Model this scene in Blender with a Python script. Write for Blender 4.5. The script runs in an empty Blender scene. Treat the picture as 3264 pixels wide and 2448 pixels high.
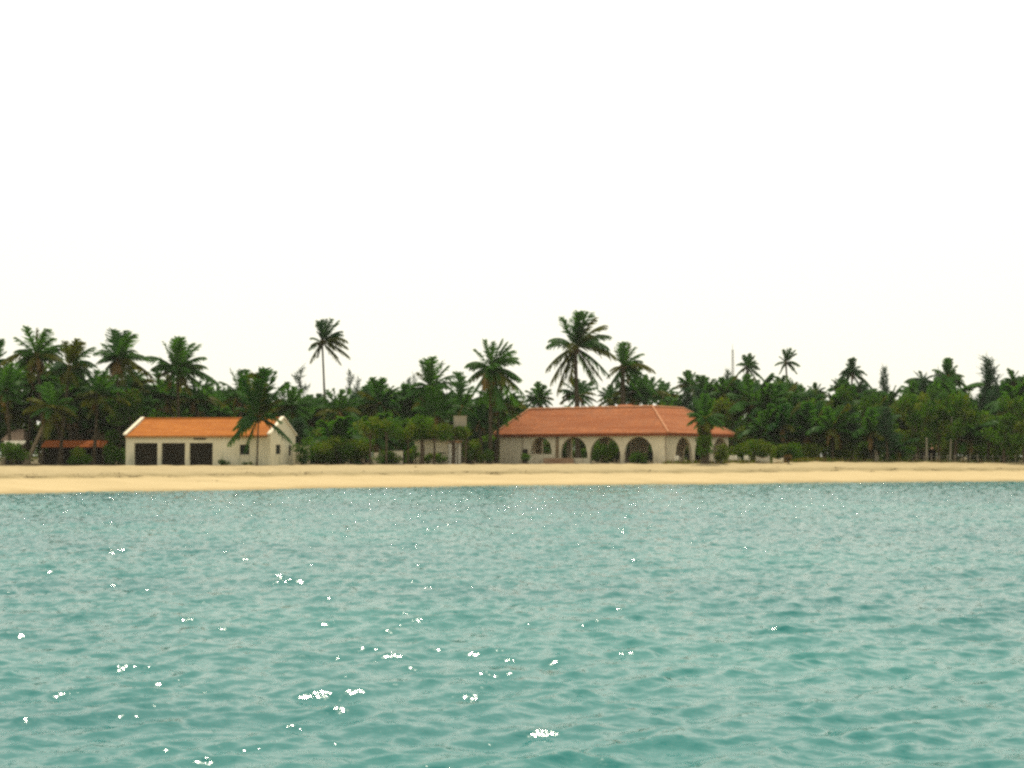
import bpy, math, random
import numpy as np
from mathutils import Vector

S = bpy.context.scene
R = math.radians
# ------------------------------------------------------------------ camera
F = 4615.0                      # focal length in pixels of the 3264 px wide photograph
CAMZ = 2.5
PITCH = math.atan(226.0 / F)
cam = bpy.data.cameras.new("camera")
cam.sensor_width = 36.0
cam.lens = 36.0 * F / 3264.0
cam.clip_start = 0.1
cam.clip_end = 6000.0
camo = bpy.data.objects.new("camera", cam)
camo.location = (0, 0, CAMZ)
camo.rotation_euler = (math.pi / 2 + PITCH, 0, 0)
S.collection.objects.link(camo)
S.camera = camo
# ------------------------------------------------------------------ light
SUN_EL, SUN_AZ = 60.5, 1.0     # high sun ahead of the camera, a touch to the left
SKY_STRENGTH = 0.15
w = bpy.data.worlds.new("World")
S.world = w
w.use_nodes = True
nt = w.node_tree
nt.nodes.clear()
sky = nt.nodes.new("ShaderNodeTexSky")
sky.sky_type = 'NISHITA'
sky.sun_disc = False
sky.sun_elevation = R(SUN_EL)
sky.sun_rotation = R(SUN_AZ)
sky.air_density = 1.0
sky.dust_density = 4.0
sky.ozone_density = 0.6
hs = nt.nodes.new("ShaderNodeHueSaturation")
hs.inputs["Saturation"].default_value = 0.45
tint = nt.nodes.new("ShaderNodeMix")
tint.data_type = 'RGBA'
tint.blend_type = 'MULTIPLY'
tint.inputs[0].default_value = 1.0
tint.inputs[7].default_value = (1.0, 0.95, 0.86, 1)
bg = nt.nodes.new("ShaderNodeBackground")
bg.inputs[1].default_value = SKY_STRENGTH
wo = nt.nodes.new("ShaderNodeOutputWorld")
nt.links.new(sky.outputs[0], hs.inputs["Color"])
nt.links.new(hs.outputs[0], tint.inputs[6])
veil = nt.nodes.new("ShaderNodeMix")   # thick white haze over the whole sky
veil.data_type = 'RGBA'
veil.inputs[0].default_value = 0.72
veil.inputs[7].default_value = (8.9, 8.7, 7.5, 1)
nt.links.new(tint.outputs[2], veil.inputs[6])
nt.links.new(veil.outputs[2], bg.inputs[0])
nt.links.new(bg.outputs[0], wo.inputs[0])
sl = bpy.data.lights.new("sun", 'SUN')
sl.energy = 3.3
sl.angle = R(0.5)
sl.color = (1.0, 0.90, 0.72)
so = bpy.data.objects.new("sun", sl)
sd = Vector((math.sin(R(SUN_AZ)) * math.cos(R(SUN_EL)), math.cos(R(SUN_AZ)) * math.cos(R(SUN_EL)), math.sin(R(SUN_EL))))
so.rotation_euler = sd.to_track_quat('Z', 'Y').to_euler()
so.location = sd * 300
S.collection.objects.link(so)
S.view_settings.view_transform = 'Standard'
S.view_settings.look = 'None'
S.view_settings.exposure = 0.0
S.view_settings.gamma = 1.0
S.render.engine = 'CYCLES'
S.cycles.max_bounces = 6
S.cycles.transparent_max_bounces = 8
S.cycles.volume_bounces = 0
S.cycles.sample_clamp_indirect = 4.0
S.cycles.pixel_filter_type = 'BLACKMAN_HARRIS'
S.cycles.filter_width = 2.8
S.cycles.use_denoising = False
S.cycles.caustics_reflective = False
S.cycles.caustics_refractive = False

# ------------------------------------------------------------------ helpers
CP, SP = math.cos(PITCH), math.sin(PITCH)
def ray(px, py):
    x = (px - 1632.0) / F
    y = -(py - 1224.0) / F
    return (x, CP - y * SP, SP + y * CP)
def at(px, py, Y):              # photograph pixel + distance -> world point
    d = ray(px, py)
    t = Y / d[1]
    return Vector((d[0] * t, Y, CAMZ + d[2] * t))
def mpp(Y):                     # metres per photograph pixel at distance Y
    return Y / F

def link(name, me, mats, parent=None):
    if not isinstance(mats, (list, tuple)): mats = [mats]
    for m in mats: me.materials.append(m)
    o = bpy.data.objects.new(name, me)
    S.collection.objects.link(o)
    if parent is not None: o.parent = parent
    return o
def tag(o, label=None, cat=None, group=None, kind=None):
    if label: o["label"] = label
    if cat: o["category"] = cat
    if group: o["group"] = group
    if kind: o["kind"] = kind
    return o
def thing(name, loc, label, cat, group=None, rz=0.0):
    o = bpy.data.objects.new(name, None)
    o.empty_display_size = 0.5
    o.location = loc
    o.rotation_euler = (0, 0, rz)
    S.collection.objects.link(o)
    return tag(o, label, cat, group)

class MB:
    def __init__(s):
        s.v = []; s.f = []; s.mi = []; s.uv = []
    def quad(s, pts, mi=0, uv=None):
        n = len(s.v)
        s.v.extend([tuple(p) for p in pts])
        s.f.append(tuple(range(n, n + len(pts))))
        s.mi.append(mi)
        s.uv.extend(uv if uv else [(p[0] + p[1] * .3, p[2]) for p in pts])
    def box(s, x0, x1, y0, y1, z0, z1, mi=0):
        P = [(x0,y0,z0),(x1,y0,z0),(x1,y1,z0),(x0,y1,z0),(x0,y0,z1),(x1,y0,z1),(x1,y1,z1),(x0,y1,z1)]
        for f in ((3,2,1,0),(4,5,6,7),(0,1,5,4),(1,2,6,5),(2,3,7,6),(3,0,4,7)):
            s.quad([P[i] for i in f], mi)
    def tube(s, pts, rad, n=8, mi=0, cap=True):
        pts = [Vector(p) for p in pts]
        rings = []
        for i, p in enumerate(pts):
            a = pts[max(0, i-1)]; b = pts[min(len(pts)-1, i+1)]
            d = (b - a).normalized()
            u = d.cross(Vector((0, 1, 0.01)))
            if u.length < 1e-3: u = d.cross(Vector((1, 0, 0)))
            u.normalize(); w_ = d.cross(u)
            r = rad[i] if isinstance(rad, (list, tuple)) else rad
            rings.append([p + (u * math.cos(2*math.pi*k/n) + w_ * math.sin(2*math.pi*k/n)) * r for k in range(n)])
        for i in range(len(rings)-1):
            for k in range(n):
                s.quad([rings[i][k], rings[i][(k+1)%n], rings[i+1][(k+1)%n], rings[i+1][k]], mi)
        if cap:
            s.quad(rings[-1], mi); s.quad(list(reversed(rings[0])), mi)
    def build(s, name, mats, parent=None, smooth=False):
        me = bpy.data.meshes.new(name)
        me.from_pydata(s.v, [], s.f)
        me.polygons.foreach_set("material_index", s.mi)
        uvl = me.uv_layers.new(name="UVMap")
        uvl.data.foreach_set("uv", np.array(s.uv, dtype=np.float32).ravel())
        if smooth: me.polygons.foreach_set("use_smooth", [True] * len(s.f))
        me.update()
        return link(name, me, mats, parent)

def quads_mesh(name, V, MI):    # V: (n,4,3) array of quads, MI: (n,) material indices
    n = V.shape[0]
    me = bpy.data.meshes.new(name)
    me.vertices.add(4*n); me.loops.add(4*n); me.polygons.add(n)
    me.vertices.foreach_set("co", V.reshape(-1).astype(np.float32))
    me.loops.foreach_set("vertex_index", np.arange(4*n, dtype=np.int32))
    me.polygons.foreach_set("loop_start", np.arange(0, 4*n, 4, dtype=np.int32))
    me.polygons.foreach_set("loop_total", np.full(n, 4, dtype=np.int32))
    me.polygons.foreach_set("material_index", MI.astype(np.int32))
    me.update(calc_edges=True)
    return me

# ------------------------------------------------------------------ materials
def mat(name):
    m = bpy.data.materials.new(name); m.use_nodes = True
    t = m.node_tree; t.nodes.clear()
    out = t.nodes.new("ShaderNodeOutputMaterial")
    return m, t, out
def N(t, ty, **kw):
    n = t.nodes.new(ty)
    for k, v in kw.items():
        if k in n.inputs: n.inputs[k].default_value = v
        else: setattr(n, k, v)
    return n
def ramp(t, fac, stops):
    r = t.nodes.new("ShaderNodeValToRGB")
    e = r.color_ramp.elements
    while len(e) < len(stops): e.new(0.5)
    for i, (p, c) in enumerate(stops):
        e[i].position = p
        e[i].color = (c, c, c, 1) if isinstance(c, (int, float)) else (*c, 1)
    t.links.new(fac, r.inputs[0])
    return r
def mixc(t, fac, a, b, mode='MIX'):
    m = t.nodes.new("ShaderNodeMix"); m.data_type = 'RGBA'; m.blend_type = mode
    for s_, v in ((0, fac), (6, a), (7, b)):
        if isinstance(v, bpy.types.NodeSocket): t.links.new(v, m.inputs[s_])
        elif s_ == 0: m.inputs[0].default_value = v
        else: m.inputs[s_].default_value = (*v, 1)
    return m.outputs[2]

def simple(name, c1, c2, scale=2.0, rough=0.8, bump=0.0, detail=5):
    m, t, out = mat(name)
    tc = N(t, "ShaderNodeTexCoord")
    no = N(t, "ShaderNodeTexNoise", Scale=scale, Detail=detail, Roughness=0.65)
    t.links.new(tc.outputs["Object"], no.inputs["Vector"])
    rp = ramp(t, no.outputs[0], [(0.3, c1), (0.7, c2)])
    b = N(t, "ShaderNodeBsdfPrincipled", Roughness=rough)
    b.inputs["Specular IOR Level"].default_value = 0.15
    t.links.new(rp.outputs[0], b.inputs["Base Color"])
    if bump:
        bp = N(t, "ShaderNodeBump", Strength=bump, Distance=0.05)
        t.links.new(no.outputs[0], bp.inputs["Height"]); t.links.new(bp.outputs[0], b.inputs["Normal"])
    t.links.new(b.outputs[0], out.inputs[0])
    return m

def leafmat(name, dark, light, trans, tf=0.42):
    m, t, out = mat(name)
    ge = N(t, "ShaderNodeNewGeometry")
    oi = N(t, "ShaderNodeObjectInfo")
    no = N(t, "ShaderNodeTexNoise", Scale=0.45, Detail=3)
    t.links.new(ge.outputs["Position"], no.inputs["Vector"])
    add = N(t, "ShaderNodeMath", operation='MULTIPLY_ADD')
    t.links.new(ge.outputs["Random Per Island"], add.inputs[0]); add.inputs[1].default_value = 0.35
    t.links.new(no.outputs[0], add.inputs[2])
    add2 = N(t, "ShaderNodeMath", operation='MULTIPLY_ADD')
    t.links.new(oi.outputs["Random"], add2.inputs[0]); add2.inputs[1].default_value = 0.35
    t.links.new(add.outputs[0], add2.inputs[2])
    rp = ramp(t, add2.outputs[0], [(0.45, dark), (1.05, light)])
    d = N(t, "ShaderNodeBsdfDiffuse"); t.links.new(rp.outputs[0], d.inputs[0])
    tr = N(t, "ShaderNodeBsdfTranslucent")
    t.links.new(mixc(t, 1.0, rp.outputs[0], trans, 'MULTIPLY'), tr.inputs[0])
    mx = N(t, "ShaderNodeMixShader"); mx.inputs[0].default_value = tf
    t.links.new(d.outputs[0], mx.inputs[1]); t.links.new(tr.outputs[0], mx.inputs[2])
    gl = N(t, "ShaderNodeBsdfGlossy", Roughness=0.45)
    mx2 = N(t, "ShaderNodeMixShader"); mx2.inputs[0].default_value = 0.007
    t.links.new(mx.outputs[0], mx2.inputs[1]); t.links.new(gl.outputs[0], mx2.inputs[2])
    t.links.new(mx2.outputs[0], out.inputs[0])
    return m

M = {}
M['palm'] = leafmat("palm_green", (0.002, 0.036, 0.010), (0.046, 0.130, 0.018), (1.7, 1.6, 0.5))
M['palm_y'] = leafmat("palm_yellowing", (0.035, 0.062, 0.006), (0.105, 0.115, 0.012), (1.6, 1.4, 0.5))
M['dead'] = leafmat("palm_dry", (0.09, 0.055, 0.018), (0.20, 0.13, 0.04), (1.2, 1.0, 0.7), 0.2)
M['broad'] = leafmat("broadleaf_green", (0.003, 0.036, 0.007), (0.064, 0.145, 0.009), (1.7, 1.6, 0.4))
M['broad_y'] = leafmat("broadleaf_olive", (0.034, 0.066, 0.006), (0.12, 0.15, 0.012), (1.4, 1.4, 0.5))
M['needle'] = leafmat("casuarina_green", (0.014, 0.046, 0.022), (0.040, 0.095, 0.042), (1.1, 1.2, 0.8), 0.25)
M['trunk'] = simple("palm_trunk", (0.035, 0.027, 0.016), (0.09, 0.070, 0.042), 3.0, 0.9, 0.3)
M['trunk_pale'] = simple("pale_trunk", (0.26, 0.22, 0.16), (0.42, 0.37, 0.29), 3.0, 0.9, 0.3)
M['bark'] = simple("bark", (0.04, 0.03, 0.018), (0.11, 0.08, 0.05), 4.0, 0.9, 0.3)
M['soil'] = simple("soil", (0.08, 0.065, 0.035), (0.18, 0.14, 0.07), 0.5, 0.95, 0.2)
M['dark'] = simple("dark_interior", (0.012, 0.011, 0.006), (0.025, 0.02, 0.012), 1.0, 0.9)
M['door'] = simple("brown_shutter", (0.008, 0.008, 0.004), (0.02, 0.014, 0.006), 2.0, 0.8)
M['wood'] = simple("grey_wood", (0.14, 0.11, 0.07), (0.27, 0.21, 0.14), 4.0, 0.9)
M['white'] = simple("white_paint", (0.62, 0.57, 0.46), (0.80, 0.76, 0.66), 3.0, 0.6)
M['cream'] = simple("cream_verge", (0.70, 0.62, 0.46), (0.82, 0.76, 0.60), 3.0, 0.7)
M['thatch'] = simple("thatch", (0.10, 0.075, 0.04), (0.24, 0.18, 0.10), 3.0, 0.95, 0.3)
M['concrete'] = simple("concrete", (0.24, 0.21, 0.15), (0.36, 0.32, 0.23), 1.5, 0.9)
M['fascia'] = simple("fascia", (0.13, 0.035, 0.014), (0.23, 0.065, 0.025), 1.5, 0.8)
M['weed'] = simple("seaweed", (0.12, 0.09, 0.035), (0.26, 0.20, 0.09), 2.0, 0.9)
M['steel'] = simple("mast_steel", (0.25, 0.26, 0.24), (0.38, 0.38, 0.35), 3.0, 0.6)

def wallmat(name, c1, c2, stain, green=0.5):
    m, t, out = mat(name)
    tc = N(t, "ShaderNodeTexCoord")
    no = N(t, "ShaderNodeTexNoise", Scale=0.8, Detail=6, Roughness=0.7)
    t.links.new(tc.outputs["Object"], no.inputs["Vector"])
    base = ramp(t, no.outputs[0], [(0.3, c1), (0.7, c2)])
    mp = N(t, "ShaderNodeMapping"); mp.inputs["Scale"].default_value = (2.2, 2.2, 0.35)
    t.links.new(tc.outputs["Object"], mp.inputs[0])
    n2 = N(t, "ShaderNodeTexNoise", Scale=1.0, Detail=5, Roughness=0.7)
    t.links.new(mp.outputs[0], n2.inputs["Vector"])
    sx = N(t, "ShaderNodeSeparateXYZ"); t.links.new(tc.outputs["Object"], sx.inputs[0])
    hr = N(t, "ShaderNodeMapRange"); hr.inputs[1].default_value = 0.0; hr.inputs[2].default_value = 1.6
    hr.inputs[3].default_value = green; hr.inputs[4].default_value = 0.10
    t.links.new(sx.outputs[2], hr.inputs[0])
    r2 = ramp(t, n2.outputs[0], [(0.42, 0.0), (0.68, 1.0)])
    mu = N(t, "ShaderNodeMath", operation='MULTIPLY')
    t.links.new(r2.outputs[0], mu.inputs[0]); t.links.new(hr.outputs[0], mu.inputs[1])
    col = mixc(t, mu.outputs[0], base.outputs[0], stain)
    b = N(t, "ShaderNodeBsdfPrincipled", Roughness=0.9)
    b.inputs["Specular IOR Level"].default_value = 0.1
    t.links.new(col, b.inputs["Base Color"])
    bp = N(t, "ShaderNodeBump", Strength=0.25, Distance=0.03)
    t.links.new(no.outputs[0], bp.inputs["Height"]); t.links.new(bp.outputs[0], b.inputs["Normal"])
    t.links.new(b.outputs[0], out.inputs[0])
    return m
M['wall_a'] = wallmat("plaster_white", (0.58, 0.535, 0.385), (0.70, 0.645, 0.48), (0.16, 0.19, 0.12), 0.9)
M['wall_m'] = wallmat("plaster_stained", (0.56, 0.495, 0.36), (0.71, 0.635, 0.47), (0.22, 0.17, 0.10), 0.75)

def tilemat(name, c1, c2, c3, colw=0.28, roww=0.38):
    m, t, out = mat(name)
    uv = N(t, "ShaderNodeUVMap")
    br = N(t, "ShaderNodeTexBrick")
    br.offset = 0.0
    br.inputs["Color1"].default_value = (*c1, 1); br.inputs["Color2"].default_value = (*c2, 1)
    br.inputs["Mortar"].default_value = (c1[0]*.45, c1[1]*.4, c1[2]*.4, 1)
    br.inputs["Scale"].default_value = 1.0; br.inputs["Mortar Size"].default_value = 0.022
    br.inputs["Brick Width"].default_value = colw; br.inputs["Row Height"].default_value = roww
    t.links.new(uv.outputs[0], br.inputs["Vector"])
    no = N(t, "ShaderNodeTexNoise", Scale=0.9, Detail=6, Roughness=0.7)
    t.links.new(uv.outputs[0], no.inputs["Vector"])
    mp = N(t, "ShaderNodeMapping"); mp.inputs["Scale"].default_value = (0.12, 1.6, 1)
    t.links.new(uv.outputs[0], mp.inputs[0])
    n2 = N(t, "ShaderNodeTexNoise", Scale=1.0, Detail=3)
    t.links.new(mp.outputs[0], n2.inputs["Vector"])
    f1 = ramp(t, no.outputs[0], [(0.44, 0.0), (0.66, 0.95)])
    c = mixc(t, f1.outputs[0], br.outputs[0], c3)
    f2 = ramp(t, n2.outputs[0], [(0.40, 0.0), (0.62, 0.85)])
    c = mixc(t, f2.outputs[0], c, (c1[0]*.72, c1[1]*.66, c1[2]*.66))
    b = N(t, "ShaderNodeBsdfPrincipled", Roughness=0.9)
    b.inputs["Specular IOR Level"].default_value = 0.05
    t.links.new(c, b.inputs["Base Color"])
    wv = N(t, "ShaderNodeTexWave", Scale=1.0/colw/ (2*math.pi) * 2*math.pi / 2, Distortion=0.0)
    t.links.new(uv.outputs[0], wv.inputs["Vector"])
    bp = N(t, "ShaderNodeBump", Strength=0.5, Distance=0.06)
    t.links.new(wv.outputs[1], bp.inputs["Height"]); t.links.new(bp.outputs[0], b.inputs["Normal"])
    t.links.new(b.outputs[0], out.inputs[0])
    return m
M['tile_a'] = tilemat("orange_tiles", (0.47, 0.168, 0.036), (0.56, 0.208, 0.048), (0.36, 0.115, 0.028))
M['tile_m'] = tilemat("terracotta_tiles", (0.39, 0.140, 0.058), (0.49, 0.185, 0.080), (0.30, 0.125, 0.066))

# water
def watermat():
    m, t, out = mat("sea_water")
    ge = N(t, "ShaderNodeNewGeometry")
    b = N(t, "ShaderNodeBsdfPrincipled", Roughness=0.085, IOR=1.333)
    b.inputs["Specular IOR Level"].default_value = 0.50
    mp = N(t, "ShaderNodeMapping"); mp.inputs["Scale"].default_value = (0.05, 0.08, 0.05)
    t.links.new(ge.outputs["Position"], mp.inputs[0])
    n0 = N(t, "ShaderNodeTexNoise", Scale=1.0, Detail=3)
    t.links.new(mp.outputs[0], n0.inputs["Vector"])
    rp = ramp(t, n0.outputs[0], [(0.35, (0.003, 0.120, 0.120)), (0.7, (0.012, 0.166, 0.152))])
    t.links.new(rp.outputs[0], b.inputs["Base Color"])
    h = None
    for sc, dist, sx in ((3.0, 0.016, 0.6),):
        mp2 = N(t, "ShaderNodeMapping"); mp2.inputs["Scale"].default_value = (sx, 1, 1); mp2.inputs["Rotation"].default_value = (0, 0, R(14))
        t.links.new(ge.outputs["Position"], mp2.inputs[0])
        n = N(t, "ShaderNodeTexNoise", Scale=sc, Detail=4, Roughness=0.55, Distortion=0.3)
        t.links.new(mp2.outputs[0], n.inputs["Vector"])
        bp = N(t, "ShaderNodeBump", Strength=1.0, Distance=dist * 2.2)
        t.links.new(n.outputs[0], bp.inputs["Height"])
        if h: t.links.new(h, bp.inputs["Normal"])
        h = bp.outputs[0]
    # fine wind ripple, as a direct tilt of the normal so that it does not fade with distance
    nr = N(t, "ShaderNodeTexNoise", Scale=6.0, Detail=3, Roughness=0.6)
    t.links.new(ge.outputs["Position"], nr.inputs["Vector"])
    sb = N(t, "ShaderNodeVectorMath", operation='SUBTRACT'); sb.inputs[1].default_value = (0.5, 0.5, 0.5)
    t.links.new(nr.outputs["Color"], sb.inputs[0])
    ml = N(t, "ShaderNodeVectorMath", operation='MULTIPLY'); ml.inputs[1].default_value = (0.55, 0.55, 0.0)
    t.links.new(sb.outputs[0], ml.inputs[0])
    sy = N(t, "ShaderNodeSeparateXYZ"); t.links.new(ge.outputs["Position"], sy.inputs[0])
    mr = N(t, "ShaderNodeMapRange"); mr.inputs[1].default_value = 18.0; mr.inputs[2].default_value = 75.0
    mr.inputs[3].default_value = 1.0; mr.inputs[4].default_value = 4.1
    t.links.new(sy.outputs[1], mr.inputs[0])      # ripple tilt grows with distance, added to bring out the far sun glints
    sc_ = N(t, "ShaderNodeVectorMath", operation='SCALE')
    t.links.new(ml.outputs[0], sc_.inputs[0]); t.links.new(mr.outputs[0], sc_.inputs["Scale"])
    ml = sc_
    ad = N(t, "ShaderNodeVectorMath", operation='ADD')
    t.links.new(h, ad.inputs[0]); t.links.new(ml.outputs[0], ad.inputs[1])
    nz = N(t, "ShaderNodeVectorMath", operation='NORMALIZE'); t.links.new(ad.outputs[0], nz.inputs[0])
    t.links.new(nz.outputs[0], b.inputs["Normal"])
    t.links.new(b.outputs[0], out.inputs[0])
    return m
M['water'] = watermat()

def sandmat():
    m, t, out = mat("sand")
    ge = N(t, "ShaderNodeNewGeometry")
    at_ = N(t, "ShaderNodeAttribute", attribute_name="u")
    n1 = N(t, "ShaderNodeTexNoise", Scale=0.35, Detail=7, Roughness=0.7)
    mp = N(t, "ShaderNodeMapping"); mp.inputs["Scale"].default_value = (0.35, 1.0, 1)
    t.links.new(ge.outputs["Position"], mp.inputs[0]); t.links.new(mp.outputs[0], n1.inputs["Vector"])
    base = ramp(t, n1.outputs[0], [(0.3, (0.43, 0.335, 0.178)), (0.7, (0.51, 0.40, 0.222))])
    # upper, drier and trodden part is a little greyer
    up = ramp(t, at_.outputs["Fac"], [(0.36, 0.0), (0.42, 1.0)])
    n2 = N(t, "ShaderNodeTexNoise", Scale=1.2, Detail=6, Roughness=0.75)
    t.links.new(mp.outputs[0], n2.inputs["Vector"])
    upc = ramp(t, n2.outputs[0], [(0.35, (0.33, 0.262, 0.142)), (0.65, (0.43, 0.345, 0.192))])
    c = mixc(t, up.outputs[0], base.outputs[0], upc.outputs[0])
    # wrack line debris
    add = N(t, "ShaderNodeMath", operation='MULTIPLY_ADD')
    t.links.new(n1.outputs[0], add.inputs[0]); add.inputs[1].default_value = 0.10
    t.links.new(at_.outputs["Fac"], add.inputs[2])
    band = ramp(t, add.outputs[0], [(0.36, 0.0), (0.44, 1.0), (0.60, 0.0)])
    n3 = N(t, "ShaderNodeTexNoise", Scale=0.9, Detail=6, Roughness=0.8)
    t.links.new(mp.outputs[0], n3.inputs["Vector"])
    n3r = ramp(t, n3.outputs[0], [(0.38, 0.35), (0.60, 1.0)])
    mu = N(t, "ShaderNodeMath", operation='MULTIPLY')
    t.links.new(band.outputs[0], mu.inputs[0]); t.links.new(n3r.outputs[0], mu.inputs[1])
    c = mixc(t, mu.outputs[0], c, (0.19, 0.15, 0.065))
    wet = ramp(t, add.outputs[0], [(0.055, 1.0), (0.11, 0.0)])
    c = mixc(t, wet.outputs[0], c, (0.33, 0.25, 0.125))
    b = N(t, "ShaderNodeBsdfPrincipled", Roughness=0.95)
    b.inputs["Specular IOR Level"].default_value = 0.1
    t.links.new(c, b.inputs["Base Color"])
    bp = N(t, "ShaderNodeBump", Strength=0.6, Distance=0.12)
    t.links.new(n2.outputs[0], bp.inputs["Height"]); t.links.new(bp.outputs[0], b.inputs["Normal"])
    t.links.new(b.outputs[0], out.inputs[0])
    return m
M['sand'] = sandmat()

# ------------------------------------------------------------------ water
rng = np.random.default_rng(7)
def wave_disp(X, Y):
    dx = np.zeros_like(X); dy = np.zeros_like(X); dz = np.zeros_like(X)
    nW = 130
    lam = 0.20 * (4.2 / 0.20) ** (np.arange(nW) / (nW - 1.0))
    for l in lam:
        l = l * (0.9 + 0.2 * rng.random())
        k = 2 * math.pi / l
        th = R(-68) + rng.normal(0, 0.62)
        ph = rng.random() * 6.283
        sl_ = 0.0262 * (1.25 if l < 0.7 else 1.0 if l < 1.1 else (1.1 / l) ** 1.5)
        a = sl_ / k
        kx, ky = math.cos(th) * k, math.sin(th) * k
        arg = kx * X + ky * Y + ph
        c, s_ = np.cos(arg), np.sin(arg)
        dz += a * c
        dx -= 0.75 * a * math.cos(th) * s_
        dy -= 0.75 * a * math.sin(th) * s_
    return dx, dy, dz
def build_water():
    nr, ncn = 1500, 1000
    ys = 2.2 * (215.0 / 2.2) ** (np.arange(nr) / (nr - 1.0))
    tn = np.tan(np.linspace(R(-31), R(31), ncn))
    Yg, Tg = np.meshgrid(ys, tn, indexing='ij')
    Xg = Yg * Tg
    dx, dy, dz = wave_disp(Xg, Yg)
    fd = np.clip((Ys(Xg) - Yg) / 9.0, 0.45, 1.0)
    co = np.stack([Xg + dx * fd, Yg + dy * fd, dz * fd], axis=-1).reshape(-1, 3)
    # calm sheets round the fan: beside and behind the boat
    i = np.arange(nr - 1)[:, None] * ncn + np.arange(ncn - 1)[None, :]
    q = np.stack([i, i + 1, i + ncn + 1, i + ncn], axis=-1).reshape(-1, 4)
    nv = co.shape[0]
    xl, xr = ys[-1] * tn[0], ys[-1] * tn[-1]
    x0l, x0r = ys[0] * tn[0], ys[0] * tn[-1]
    ex = np.array([[x0l, ys[0], 0], [x0r, ys[0], 0], [xr, ys[-1], 0], [xl, ys[-1], 0],
                   [-700, -220, 0], [700, -220, 0], [700, ys[-1], 0], [-700, ys[-1], 0]], dtype=float)
    co = np.concatenate([co, ex])
    eq = np.array([[4, 5, 1, 0], [5, 6, 2, 1], [7, 4, 0, 3]]) + nv
    q = np.concatenate([q, eq])
    me = bpy.data.meshes.new("water")
    n = len(q)
    me.vertices.add(len(co)); me.loops.add(4 * n); me.polygons.add(n)
    me.vertices.foreach_set("co", co.reshape(-1).astype(np.float32))
    me.loops.foreach_set("vertex_index", q.reshape(-1).astype(np.int32))
    me.polygons.foreach_set("loop_start", np.arange(0, 4 * n, 4, dtype=np.int32))
    me.polygons.foreach_set("loop_total", np.full(n, 4, dtype=np.int32))
    me.polygons.foreach_set("use_smooth", np.ones(n, dtype=bool))
    me.update(calc_edges=True)
    o = link("water", me, M['water'])
    tag(o, "choppy turquoise sea with sun glints filling the foreground", "sea", kind="structure")

# ------------------------------------------------------------------ beach and ground
SH = [(-400,1582),(0,1574),(600,1564),(1200,1552),(1700,1547),(2300,1541),(2700,1537),(3264,1532),(3700,1530)]
CR = [(-400,1.45,124),(0,1.47,127),(500,1.47,134),(1200,1.50,140),(1700,1.56,143),(2124,1.58,146),(2450,1.62,150),(2600,1.80,153),(2750,1.72,156),(3000,1.66,158),(3264,1.62,160),(3700,1.6,164)]
shx, shy = [], []
for px, py in SH:
    d = ray(px, py); t_ = -CAMZ / d[2]
    shx.append(d[0]*t_); shy.append(d[1]*t_)
crx = [(p - 1632.0) / F * Y for p, z, Y in CR]
crz = [z for p, z, Y in CR]; cry = [Y for p, z, Y in CR]
def Ys(x):
    r = np.interp(x, shx, shy)
    r = np.where(x < shx[0], shy[0] + (x - shx[0]) * 0.30, r)
    r = np.where(x > shx[-1], shy[-1] + (x - shx[-1]) * 0.25, r)
    return r
def Yc(x):
    r = np.interp(x, crx, cry)
    r = np.where(x < crx[0], cry[0] + (x - crx[0]) * 0.25, r)
    return np.where(x > crx[-1], cry[-1] + (x - crx[-1]) * 0.25, r)
def Zc(x): return np.interp(x, crx, crz)
def ground_z(x, y=None): return float(Zc(x)) - 0.06
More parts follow.
